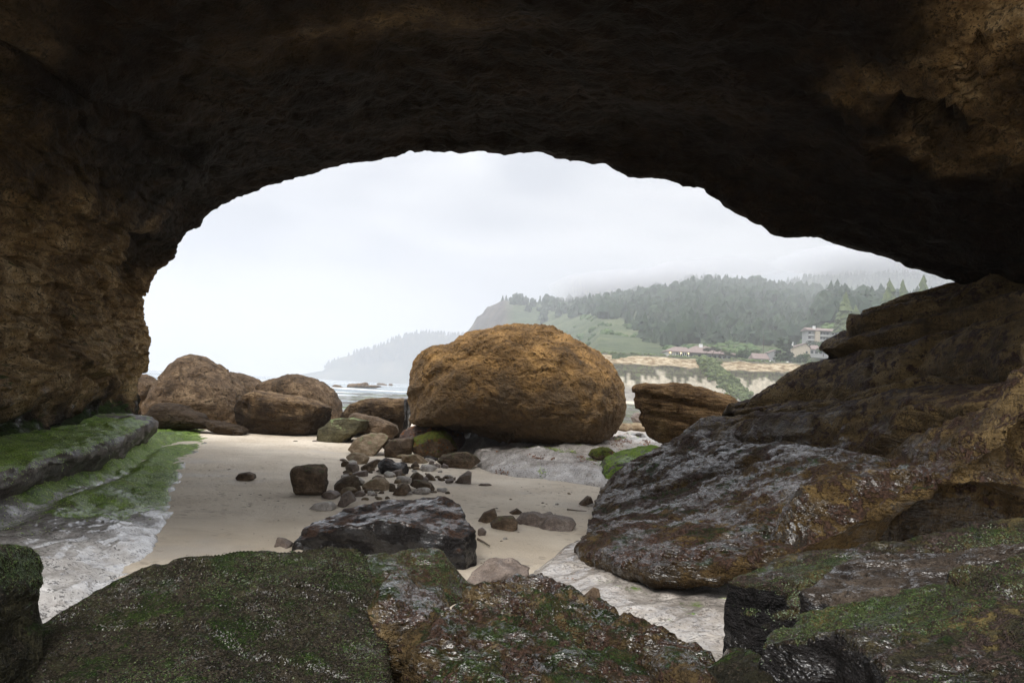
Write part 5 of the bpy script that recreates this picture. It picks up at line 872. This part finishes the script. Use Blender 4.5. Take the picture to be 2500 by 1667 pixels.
# ---- sea cliff below the houses
def build_cliff():
    line = np.array([(420, 330), (300, 372), (230, 392), (170, 398), (120, 402), (80, 402), (50, 406), (30, 430), (45, 520), (55, 640), (30, 950), (-20, 1250), (-60, 1420)], float)
    sgm = np.r_[0, np.cumsum(np.linalg.norm(np.diff(line, axis=0), axis=1))]; nu = 460; t = np.interp(np.linspace(0, 1, nu), [0, 0.08, 0.62, 1], [0, sgm[1], sgm[8], sgm[-1]])
    L = np.stack([np.interp(t, sgm, line[:, 0]), np.interp(t, sgm, line[:, 1])], 1)
    L[4:-4] = np.stack([np.convolve(L[:, k], np.ones(9) / 9, 'same')[4:-4] for k in (0, 1)], 1)
    T = np.gradient(L, axis=0); T /= np.linalg.norm(T, axis=1)[:, None]; N = np.stack([T[:, 1] * 1.0, -T[:, 0]], 1)
    if N[nu // 3, 1] > 0: N = -N
    hv = np.array([-3.0, 0.5, 3, 7, 11, 15, 18.5, 21.5, 24.2, 25.6, 25.9]); out = np.array([20, 14, 11, 8.5, 7.0, 6.0, 5.2, 4.2, 3.4, 0.5, -6.0])
    nv = 100; tv = np.linspace(0, 10, nv); H = np.interp(tv, np.arange(11), hv); O = np.interp(tv, np.arange(11), out)
    Gd = np.zeros((nv, nu, 3)); Gd[:, :, 0] = L[None, :, 0] + N[None, :, 0] * O[:, None]; Gd[:, :, 1] = L[None, :, 1] + N[None, :, 1] * O[:, None]; Gd[:, :, 2] = H[:, None]
    q = Gd.reshape(-1, 3); hh = np.repeat(H, nu); u = np.tile(np.cumsum(np.r_[0, np.linalg.norm(np.diff(L, axis=0), axis=1)]), nv)
    fl = np.stack([u, hh * 0.08, 0 * u], 1); flute = ridged(fl, 0.16, 4, 0.55, seed=2); gully = fbm(np.stack([u, hh * 0.25, 0 * u], 1), 0.03, 3, seed=5)
    w = np.interp(hh, [-3, 2, 8, 14, 18, 22, 25, 26], [0.3, 0.6, 1, 1, 0.6, 0.6, 0.2, 0.0])
    d = w * (2.0 * flute + 5.0 * gully + 0.8 * fbm(q, 0.25, 4)) + 0.5 * beds(q, (0.02, 0, 1), 1.6, seed=8)[0] * (hh > 15)
    NN = np.tile(N, (nv, 1)); q[:, 0] += NN[:, 0] * d; q[:, 1] += NN[:, 1] * d; q[:, 2] += 0.6 * fbm(q, 0.06, 3) * (hh > 20)
    me = mesh_np('sea_cliff', q, grid_faces(nv, nu))
    hn = hh + 1.6 * fbm(q * [1, 1, 0.3], 0.08, 3, 0.5, seed=3)
    uv = np.stack([u, 0 * u, 0 * u], 1); drop = 16.4 - 1.5 * np.clip(ridged(uv, 0.05, 2, seed=3), 0, 1) - 8.5 * sstep(ridged(uv + [0, 0.5, 0], 0.21, 3, 0.6, seed=6) + 0.35 * fbm(uv, 0.04, 2, seed=1), 0.15, 0.95) * np.clip(0.6 + 1.2 * fbm(uv, 0.06, 2, seed=8), 0.1, 1)
    scrub = sstep(hn, drop - 0.5, drop + 0.5) * sstep(hn, 19.8, 19.0) * sstep(fbm(q, 0.12, 3, seed=9), -0.6, -0.25) + sstep(hn, 23.8, 24.6)
    set_attr(me, 'scrub', np.clip(scrub, 0, 1)); set_attr(me, 'upper', sstep(hn, 18.2, 19.0)); set_attr(me, 'foot', sstep(hn, 8.0, 5.0))
    m = NT('cliff_rock'); n1 = m.noise(0.4, 6, 0.65); n2 = m.noise(0.25, 6, 0.65, vec=m.map((1, 1, 5)))
    col = m.ramp(n1, (0.38, (0.34, 0.305, 0.235)), (0.60, (0.52, 0.475, 0.385))); col = m.mix(m.attr('foot'), col, m.ramp(n2, (0.4, (0.19, 0.18, 0.16)), (0.6, (0.30, 0.28, 0.245))))
    col = m.mix(m.attr('upper'), col, m.ramp(n2, (0.40, (0.20, 0.14, 0.075)), (0.5, (0.40, 0.315, 0.20)), (0.60, (0.55, 0.47, 0.34))))
    veg = m.ramp(m.noise(0.7, 5, 0.7), (0.40, (0.035, 0.034, 0.022)), (0.5, (0.085, 0.075, 0.05)), (0.60, (0.10, 0.12, 0.05)))
    col = m.mix(m.attr('scrub'), col, veg); m.set(Base_Color=col, Roughness=0.95); m.link(m.bump(n1, 0.8, 0.5), m.b.inputs['Normal'])
    link('sea_cliff', me, m.m, kind='structure')
    r = np.random.default_rng(12); g = q.reshape(nv, nu, 3)
    # scrub along the cliff top and hanging in the gully
    i = r.integers(85, 98, 800); j = r.integers(14, 340, 800); c = g[i, j]; k = fbm(c, 0.05, 3, seed=6) > -0.12; c = c[k]; V1, F1 = lumps(c, r.uniform(0.35, 1.25, len(c)), 3)
    X = r.uniform(0, 1, 500); cen = [P(1722 + 105 * t, 872 + 100 * t, 394 - 9 * t) for t in X]; jj = []
    for t, c in zip(X, cen):
        w_ = (10 - 6 * abs(t - 0.35)) ; c = c + np.array([r.normal(0, w_ * 0.34), 0, r.normal(0, 1.2)]); a = (np.abs(g[:, :, 0] - c[0]) + 1.6 * np.abs(g[:, :, 2] - c[2])).argmin(); jj.append(g.reshape(-1, 3)[a])
    jj = np.array(jj) + r.normal(0, 0.5, (len(jj), 3)); V2, F2 = lumps(jj, r.uniform(0.6, 1.7, len(jj)), 4)
    link('cliff_scrub', mesh_np('cliff_scrub', np.concatenate([V1, V2]), np.concatenate([F1, F2 + len(V1)]), False), plain('cliff_scrub', (0.05, 0.075, 0.025), 0.95, (0.13, 0.165, 0.06), 0.35), kind='stuff', label='low green scrub along the cliff top and down the gully', cat='shrubs')
build_cliff()

# ---- rocks standing in the sea
for pts, lab in [(Z(680, 900, .2126, [(795, 205), (800, 172), (850, 178), (930, 172), (1000, 160), (1015, 190), (1180, 200), (1190, 212), (800, 214)]), 'jagged sea rock with a flat tail standing off the reef'),
                 (Z(680, 900, .2126, [(608, 205), (640, 182), (690, 190), (740, 210), (620, 212)]), 'low pointed sea rock nearest the brown boulders'),
                 (Z(680, 900, .2126, [(1125, 186), (1135, 164), (1200, 168), (1250, 186), (1240, 196), (1130, 196)]), 'hazy hump backed sea rock before the headland'),
                 (Z(680, 900, .2126, [(1262, 192), (1270, 172), (1300, 172), (1315, 192), (1290, 198)]), 'small hazy sea rock next to the hump backed one'),
                 (Z(320, 840, .17007, [(380, 540), (400, 526), (440, 524), (450, 536), (410, 544)]), 'tiny dark rock awash in the sea beside the peaked boulder')]:
    boulder('sea_rock', pts, M['darktop'], lab, cat='sea rock', zb=-2.05, sub=5, amp=0.12, cuts=3, depth=None, below=0.8)

# ---- buildings
def prism(name, V, Fc, mat, parent): 
    me = bpy.data.meshes.new(name); me.from_pydata([tuple(map(float, v)) for v in V], [], Fc); me.update(); return link(name, me, mat, parent)
def box(name, x0, x1, y0, y1, z0, z1, mat, parent):
    return prism(name, [(x0, y0, z0), (x1, y0, z0), (x1, y1, z0), (x0, y1, z0), (x0, y0, z1), (x1, y0, z1), (x1, y1, z1), (x0, y1, z1)], [(3, 2, 1, 0), (4, 5, 6, 7), (0, 1, 5, 4), (1, 2, 6, 5), (2, 3, 7, 6), (3, 0, 4, 7)], mat, parent)
def hip(name, x0, x1, y0, y1, z0, z1, r0, r1, mat, parent, th=0.35):
    ym = (y0 + y1) / 2
    return prism(name, [(x0, y0, z0), (x1, y0, z0), (x1, y1, z0), (x0, y1, z0), (x0, y0, z0 + th), (x1, y0, z0 + th), (x1, y1, z0 + th), (x0, y1, z0 + th), (r0, ym, z1), (r1, ym, z1)],
                 [(3, 2, 1, 0), (0, 1, 5, 4), (1, 2, 6, 5), (2, 3, 7, 6), (3, 0, 4, 7), (4, 5, 9, 8), (5, 6, 9), (6, 7, 8, 9), (7, 4, 8)], mat, parent)
def root(name, loc, label, cat, group=None):
    o = link(name, None, None, loc=loc, label=label, cat=cat, group=group); return o
M['roof'] = plain('brown_shingle', (0.19, 0.145, 0.13), 0.9, (0.25, 0.195, 0.178), 1.5)
M['siding'] = plain('grey_siding', (0.33, 0.33, 0.33), 0.8); M['whitewall'] = plain('white_wall', (0.62, 0.60, 0.56), 0.8); M['cream'] = plain('cream_wall', (0.50, 0.43, 0.34), 0.85)
M['trim'] = plain('white_trim', (0.75, 0.75, 0.74), 0.6); M['bark'] = plain('bark', (0.07, 0.055, 0.045), 0.95)
gm = NT('window_glass'); gm.set(Base_Color=(0.03, 0.04, 0.05), Roughness=0.08); M['glass'] = gm.m
lm = NT('lamp_glow'); lm.set(Base_Color=(1, 0.8, 0.4)); lm.b.inputs['Emission Color'].default_value = (1, 0.72, 0.32, 1); lm.b.inputs['Emission Strength'].default_value = 3.0; M['lamp'] = lm.m
GZ = 26.0
def lodge():
    o = root('lodge', (92, 426, GZ), 'long low lodge with brown hipped roofs on the cliff top', 'building')
    box('wall', 0.8, 14, 0.8, 15, 0, 3.6, M['whitewall'], o); box('wall', 14, 43, 3, 19, 0, 3.6, M['siding'], o)
    hip('roof', 0, 17.5, 0, 16, 3.6, 7.2, 6.5, 13.5, M['roof'], o); rf = hip('roof', 11, 44.5, 1.6, 20.5, 3.62, 8.6, 20, 27, M['roof'], o)
    ch = box('chimney', 22, 24, 9, 10.6, 7.5, 9.7, M['trim'], rf)
    for k in range(6):
        w = box('window', 6.3 + k * 1.25, 7.2 + k * 1.25, 0.72, 0.80, 0.4, 3.2, M['glass'], o); box('post', 7.25 + k * 1.25, 7.5 + k * 1.25, 0.55, 0.8, 0, 3.5, M['trim'], o)
    for k in range(3): box('window', 2.0 + k * 1.3, 2.9 + k * 1.3, 0.72, 0.80, 1.2, 2.8, M['siding'], o)
    for k in range(7): box('window', 20 + k * 3, 21.7 + k * 3, 2.92, 3.0, 1.2, 2.7, M['glass'], o)
    for x in (2.6, 8.9, 13.4):
        me = mesh_np('lamp', ico(2)[0] * 0.28 + [x, 0.35, 3.0], ico(2)[1]); link('lamp', me, M['lamp'], o)
lodge()
def annexe():
    o = root('outbuilding', (147, 436, GZ), 'small outbuilding with a broad brown roof behind the parked cars', 'building')
    box('wall', 0.4, 10.2, 0.6, 8, 0, 2.6, M['siding'], o); hip('roof', 0, 10.6, 0, 9, 2.6, 6.4, 0.8, 9.8, M['roof'], o)
    for k in range(3): box('window', 1.2 + k * 3, 2.8 + k * 3, 0.52, 0.6, 0.9, 2.1, M['glass'], o)
annexe()
def narrow():
    o = root('house', (158.2, 440, GZ), 'tall narrow grey house wall left of the big pine', 'building')
    box('wall', 0, 4.2, 0, 7, 0, 7.2, M['siding'], o)
    prism('roof', [(-0.3, -0.3, 7.0), (4.5, -0.3, 9.2), (4.5, 7.3, 9.2), (-0.3, 7.3, 7.0), (-0.3, -0.3, 7.3), (4.5, -0.3, 9.5), (4.5, 7.3, 9.5), (-0.3, 7.3, 7.3)], [(3, 2, 1, 0), (4, 5, 6, 7), (0, 1, 5, 4), (1, 2, 6, 5), (2, 3, 7, 6), (3, 0, 4, 7)], M['roof'], o)
    prism('gable_wall', [(0, 0.02, 7.0), (4.2, 0.02, 7.0), (4.2, 0.02, 9.1), (0, 6.9, 7.0), (4.2, 6.9, 7.0), (4.2, 6.9, 9.1)], [(0, 1, 2), (5, 4, 3), (1, 4, 5, 2)], M['siding'], o)
narrow()
def gable():
    b = P(1936, 868, 462); o = root('house', (b[0], 462, b[2] - 1.5), 'cream gabled house with a white chimney below the apartment block', 'building')
    prism('wall', [(0, 0, 0), (11, 0, 0), (11, 0, 7.0), (8, 0, 9.5), (0, 0, 6.5), (0, 9, 0), (11, 9, 0), (11, 9, 7.0), (8, 9, 9.5), (0, 9, 6.5)], [(0, 1, 2, 3, 4), (9, 8, 7, 6, 5), (0, 5, 6, 1), (1, 6, 7, 2), (4, 9, 5, 0)], M['cream'], o)
    rf = prism('roof', [(-0.5, -0.5, 6.6), (8, -0.5, 9.7), (11.5, -0.5, 7.0), (-0.5, 9.5, 6.6), (8, 9.5, 9.7), (11.5, 9.5, 7.0), (-0.5, -0.5, 6.95), (8, -0.5, 10.1), (11.5, -0.5, 7.35), (-0.5, 9.5, 6.95), (8, 9.5, 10.1), (11.5, 9.5, 7.35)],
               [(0, 1, 4, 3), (1, 2, 5, 4), (6, 9, 10, 7), (7, 10, 11, 8), (0, 6, 7, 1), (1, 7, 8, 2), (3, 4, 10, 9), (4, 5, 11, 10), (0, 3, 9, 6), (2, 8, 11, 5)], M['roof'], o)
    box('chimney', -0.2, 1.2, 3, 4.2, 6.5, 10.6, M['trim'], rf); box('window', 8.2, 9.4, -0.08, 0, 3.4, 4.8, M['glass'], o)
gable()
def small_house():
    b = P(1974, 868, 470); o = root('house', (b[0], 470, b[2] - 1), 'small house with a brown hipped roof tucked beside the rock slope', 'building')
    box('wall', 0.5, 14, 0.5, 8, 0, 5.2, M['siding'], o); hip('roof', 0, 14.5, 0, 8.5, 5.2, 8.4, 3.5, 11, M['roof'], o)
    for k in range(4): w = box('window', 1.5 + k * 3, 3.3 + k * 3, 0.42, 0.5, 2.6, 4.4, M['glass'], o)
small_house()
def apartments():
    b = P(1974, 836, 520); o = root('apartment_block', (b[0], 520, b[2] - 2), 'pale apartment block with balconies high on the slope', 'building')
    box('wall', 0, 26, 2, 12, 0, 11.0, M['siding'], o); box('stair_tower', 5.0, 8.4, 0.2, 2, 0, 10.9, M['cream'], o)
    rf = prism('roof', [(-1, 0, 10.92), (27, 0, 10.92), (27, 13, 10.92), (-1, 13, 10.92), (-1, 0, 11.4), (27, 0, 11.4), (27, 6.5, 13.6), (-1, 6.5, 13.6), (27, 13, 11.4), (-1, 13, 11.4)], [(3, 2, 1, 0), (0, 1, 5, 4), (4, 5, 6, 7), (7, 6, 8, 9), (2, 3, 9, 8), (0, 4, 7, 9, 3), (1, 2, 8, 6, 5)], M['roof'], o)
    for x in (4.2, 21): box('chimney', x, x + 1.6, 2.4, 4, 11.6, 14.6, M['trim'], rf)
    for f in range(3):
        z = 0.6 + f * 3.5
        for x0, x1 in ((0.2, 4.6), (8.8, 16.6), (17.4, 25.6)):
            bl = box('balcony', x0, x1, 0.6, 2, z - 0.3, z, M['trim'], o); box('railing', x0, x1, 0.6, 0.7, z, z + 1.0, M['siding'], bl)
            for k in range(max(1, int((x1 - x0) / 2.2))): box('window', x0 + 0.4 + k * 2.2, x0 + 2.1 + k * 2.2, 1.92, 2.0, z + 0.2, z + 2.4, M['glass'], o)
apartments()

# ---- parked cars and the pole
def car(loc, label, rz):
    o = root('parked_car', loc, label, 'car', 'cars parked by the outbuilding'); o.rotation_euler = (0, 0, rz)
    b = [(-2.2, .45), (-2.2, .8), (-2.0, .95), (-1.4, 1.0), (-0.8, 1.45), (0.8, 1.45), (1.35, 1.0), (2.1, .85), (2.2, .5), (2.1, .35), (-2.1, .35)]
    n = len(b); V = [(x, -.85, z) for x, z in b] + [(x, .85, z) for x, z in b]; Fc = [tuple(range(n))[::-1], tuple(range(n, 2 * n))] + [(i, (i + 1) % n, n + (i + 1) % n, n + i) for i in range(n)]
    prism('body', V, Fc, M['trim'], o)
    for s in (-.86, .86): prism('window', [(-1.2, s, 1.02), (1.1, s, 1.02), (0.72, s, 1.38), (-0.72, s, 1.38), (-1.2, s * .98, 1.02), (1.1, s * .98, 1.02), (0.72, s * .98, 1.38), (-0.72, s * .98, 1.38)], [(0, 1, 2, 3), (7, 6, 5, 4), (0, 4, 5, 1), (1, 5, 6, 2), (2, 6, 7, 3), (3, 7, 4, 0)], M['glass'], o)
    a = np.linspace(0, 2 * math.pi, 14, endpoint=False)
    for x in (-1.4, 1.4):
        for y in (-.8, .8): prism('wheel', [(x + .33 * math.cos(t), y - .1, .33 + .33 * math.sin(t)) for t in a] + [(x + .33 * math.cos(t), y + .1, .33 + .33 * math.sin(t)) for t in a], [tuple(range(14)), tuple(range(14, 28))[::-1]] + [(i, 14 + i, 14 + (i + 1) % 14, (i + 1) % 14) for i in range(14)], M['glass'], o)
car((149, 424, GZ - .1), 'white car parked below the outbuilding roof', 0.2); car((154.5, 424.5, GZ - .1), 'second white car beside the tall narrow house', 0.1); car((165, 425, GZ - .1), 'white car parked under the big pine', 0.15)
pole = root('utility_pole', (156.5, 445, GZ), 'thin wooden utility pole rising behind the outbuilding', 'pole')
box('post', -.14, .14, -.14, .14, 0, 18.5, M['bark'], pole); box('crossarm', -1.3, 1.3, -.3, -.14, 16.6, 16.9, M['bark'], pole)

# ---- single trees near the houses
def leaf_cloud(cl, n, size, seed):
    """leaf sprays scattered through ellipsoids cl = (x, y, z, rx, ry, rz)"""
    r = np.random.default_rng(seed); w = np.array([c[3] * c[4] * c[5] for c in cl]) ** 0.66; k = r.choice(len(cl), n, p=w / w.sum()); c = np.array(cl)[k]
    d = r.normal(size=(n, 3)); d /= np.linalg.norm(d, axis=1)[:, None]; p = c[:, :3] + d * c[:, 3:] * (r.random((n, 1)) ** 0.4) * r.uniform(0.8, 1.15, (n, 1))
    a = r.normal(size=(n, 3)); a[:, 2] *= 0.6; a /= np.linalg.norm(a, axis=1)[:, None]; b = np.cross(a, r.normal(size=(n, 3))); b /= np.linalg.norm(b, axis=1)[:, None]
    s = size * r.uniform(0.6, 1.4, (n, 1)); V = np.stack([p - a * s, p + b * s * 0.7, p + a * s, p - b * s * 0.7], 1).reshape(-1, 3)
    return V, np.arange(4 * n).reshape(n, 4)
def limb(pts, r0, r1, sides=7):
    pts = np.array(pts, float); n = len(pts); a = np.linspace(0, 2 * math.pi, sides, endpoint=False); V = []
    for k in range(n):
        r = r0 + (r1 - r0) * k / (n - 1); V.append(np.stack([pts[k, 0] + r * np.cos(a), pts[k, 1] + r * np.sin(a), np.full(sides, pts[k, 2])], 1))
    Fc = [[k * sides + i, k * sides + (i + 1) % sides, (k + 1) * sides + (i + 1) % sides, (k + 1) * sides + i] for k in range(n - 1) for i in range(sides)]
    return np.concatenate(V), np.array(Fc)
def joined(parts):
    V, Fc, b = [], [], 0
    for v, f in parts: V.append(v); Fc.append(f + b); b += len(v)
    return np.concatenate(V), np.concatenate(Fc)
def tree(name, loc, label, limbs, cl, n, size, seed, mat, group=None):
    o = root(name, loc, label, 'tree', group); V, Fc = joined([limb(*l) for l in limbs]); link('trunk', mesh_np('trunk', V, Fc), M['bark'], o)
    V, Fc = leaf_cloud(cl, n, size, seed); link('crown', mesh_np('crown', V, Fc, False), mat, o)
M['pine'] = plain('pine_needles', (0.018, 0.04, 0.018), 0.9, (0.05, 0.085, 0.03), 0.5); M['olivetree'] = plain('olive_needles', (0.04, 0.065, 0.022), 0.9, (0.11, 0.14, 0.045), 0.5)
M['cypress'] = plain('cypress_foliage', (0.05, 0.05, 0.035), 0.9, (0.085, 0.095, 0.05), 0.5)
def windswept(px, py, h, lab, mat, seed, y=421):
    b = P(px, py, y); r = np.random.default_rng(seed); x1 = 1.2
    cl = [(x1 + r.uniform(-2.2, 2.6), r.uniform(-1.5, 1.5), h * r.uniform(0.72, 1.0), r.uniform(1.0, 1.9), 1.3, 0.45) for _ in range(9)]
    tree('windswept_tree', (b[0], y, GZ), lab, [([(0, 0, -.5), (0.3, 0, h * .4), (x1, 0, h * .8)], .22, .08), ([(0.3, 0, h * .4), (-1.2, .2, h * .75)], .12, .05), ([(0.4, 0, h * .45), (2.4, -.3, h * .8)], .12, .05)], cl, 900, 0.22, seed, mat)
windswept(1722, 868, 6.6, 'bare looking windswept cypress before the lodge roof', M['cypress'], 1); windswept(1738, 868, 7.4, 'grey brown windswept cypress with a tall fork', M['cypress'], 2); windswept(1756, 868, 6.4, 'green flat topped windswept tree before the lodge', M['olivetree'], 3); windswept(1768, 870, 4.6, 'low green windswept tree at the right of the lodge roof', M['pine'], 4)
def roundtree(px, py, y, h, w, lab, mat, seed, n=1800, leaf=0.32, z=None):
    b = P(px, py, y); r = np.random.default_rng(seed); z = GZ - 0.5 if z is None else z
    cl = [(r.normal(0, w * .22), r.normal(0, w * .2), h * r.uniform(0.25, 0.85), w * r.uniform(.18, .34), w * .3, h * r.uniform(.12, .2)) for _ in range(13)]
    tree('tree', (b[0], y, z), lab, [([(0, 0, -1), (0.1, 0, h * .4), (-.1, 0, h * .8)], .3, .08), ([(0.1, 0, h * .35), (w * .25, 0, h * .6)], .14, .05), ([(0.1, 0, h * .3), (-w * .25, 0, h * .55)], .14, .05)], cl, n, leaf, seed, mat)
roundtree(1812, 872, 428, 8.2, 7.5, 'round dark green tree at the right end of the lodge', M['pine'], 5)
roundtree(1838, 860, 480, 13, 15, 'broad pale green tree behind the outbuilding', M['leafy'], 6, 2600, .4)
roundtree(1962, 872, 440, 8.5, 8.5, 'bright green bushy tree before the cream house', M['leafy'], 7)
roundtree(1945, 876, 430, 7.0, 7.0, 'dark bushy tree at the foot of the big pine', M['pine'], 8)
roundtree(1985, 850, 512, 9, 11, 'dark green tree at the foot of the apartment block', M['pine'], 18, z=P(1985, 846, 512)[2] - 5)
roundtree(2010, 872, 450, 9, 9, 'green bushy tree at the edge of the rock slope', M['leafy'], 16, z=34)
def bigpine(px, y, h, w, lab, mat, seed, z, n=2600):
    b = P(px, 850, y); r = np.random.default_rng(seed); cl = []
    for k in range(24):
        f = 0.18 + 0.82 * (k / 23); a = r.uniform(0, 6.28); rr = w * .42 * (1.05 - f) ** 0.6 * r.uniform(.3, 1); cl.append((rr * math.cos(a), rr * math.sin(a), h * f, w * .17 * (1.3 - f * .7), w * .17 * (1.3 - f * .7), h * .035))
    tree('pine_tree', (b[0], y, z), lab, [([(0, 0, -3), (0.2, 0, h * .5), (0, 0, h * .98)], .35, .05)] + [([(0, 0, c[2] - .4), (c[0], c[1], c[2])], .09, .03) for c in cl[::2]], cl, n, .34 + 0.012 * h, seed, mat)
bigpine(1906, 438, 16, 12, 'big dark spreading pine between narrow house and cream house', M['pine'], 9, GZ); bigpine(1928, 442, 15.5, 7, 'slim pine crowding the big spreading pine', M['pine'], 10, GZ)
def fir(px, top, y, h, w, lab, seed):
    t = P(px, top, y); o = root('fir_tree', (t[0], y, t[2] - h), lab, 'tree'); V, Fc = limb([(0, 0, -2), (0.1, 0, h * .5), (0, 0, h * .97)], .4, .05); link('trunk', mesh_np('trunk', V, Fc), M['bark'], o)
    A = [cone_trees(np.zeros((1, 3)), np.array([h]), seed + 7 * k, tiers=11, sides=9, wid=0.5 * w / h) for k in range(2)]; L_ = leaf_cloud([(0, 0, h * f, w * .42 * (1.05 - f), w * .42 * (1.05 - f), h * .05) for f in np.linspace(.15, .98, 14)], 900, .55, seed)
    V, Fc = joined(A); link('crown', mesh_np('crown', V, Fc, False), M['olivetree'], o); link('sprays', mesh_np('sprays', *L_, False), M['olivetree'], o)
fir(2065, 714, 500, 30, 16, 'olive fir rising just above the rock slope', 11); fir(2172, 680, 500, 34, 15, 'tall misty fir above the upper rock slope', 12); fir(2205, 682, 505, 32, 11, 'narrow misty fir beside the tall misty fir', 13); fir(2255, 672, 500, 34, 16, 'broad misty fir close to the cave roof', 14); fir(2090, 745, 480, 22, 15, 'pale green fir half hidden by the rock slope', 15)

# ================================================================== haze and low cloud
def build_air():
    me = bpy.data.meshes.new('haze'); bm = bmesh.new(); bmesh.ops.create_cube(bm, size=1.0); bm.to_mesh(me); bm.free()
    m = bpy.data.materials.new('haze'); m.use_nodes = True; t = m.node_tree; t.nodes.clear(); o = t.nodes.new('ShaderNodeOutputMaterial'); v = t.nodes.new('ShaderNodeVolumePrincipled')
    v.inputs['Color'].default_value = (0.93, 0.95, 1.0, 1); v.inputs['Density'].default_value = HAZE; t.links.new(v.outputs[0], o.inputs['Volume'])
    b = link('haze', me, m, kind='stuff', label='thin pale sea haze over the whole bay', cat='haze'); b.scale = (19000, 9400, 640); b.location = (0, 4600, 312)
    m2 = bpy.data.materials.new('low_cloud'); m2.use_nodes = True; t = m2.node_tree; t.nodes.clear(); o = t.nodes.new('ShaderNodeOutputMaterial'); v = t.nodes.new('ShaderNodeVolumePrincipled')
    v.inputs['Color'].default_value = (0.95, 0.96, 1.0, 1); v.inputs['Density'].default_value = 0.010; t.links.new(v.outputs[0], o.inputs['Volume'])
    for px, py, y, rx, ry, rz in [(1420, 706, 1540, 70, 120, 26), (1500, 700, 1540, 90, 130, 34), (1600, 696, 1550, 110, 130, 36), (1660, 672, 1580, 80, 120, 26), (2040, 640, 2550, 200, 200, 45), (2180, 628, 2550, 260, 220, 50), (2320, 636, 2550, 260, 220, 55), (1790, 650, 1700, 120, 90, 18)]:
        U, Fi = ico(4); V = U * (1 + 0.25 * fbm(U + px, 1.5, 3)[:, None]) * [rx, ry, rz]
        link('low_cloud', mesh_np('low_cloud', V, Fi), m2, loc=P(px, py, y), kind='stuff', label='scrap of low cloud drifting along the ridge', cat='cloud')
HAZE = 0.00034
build_air()
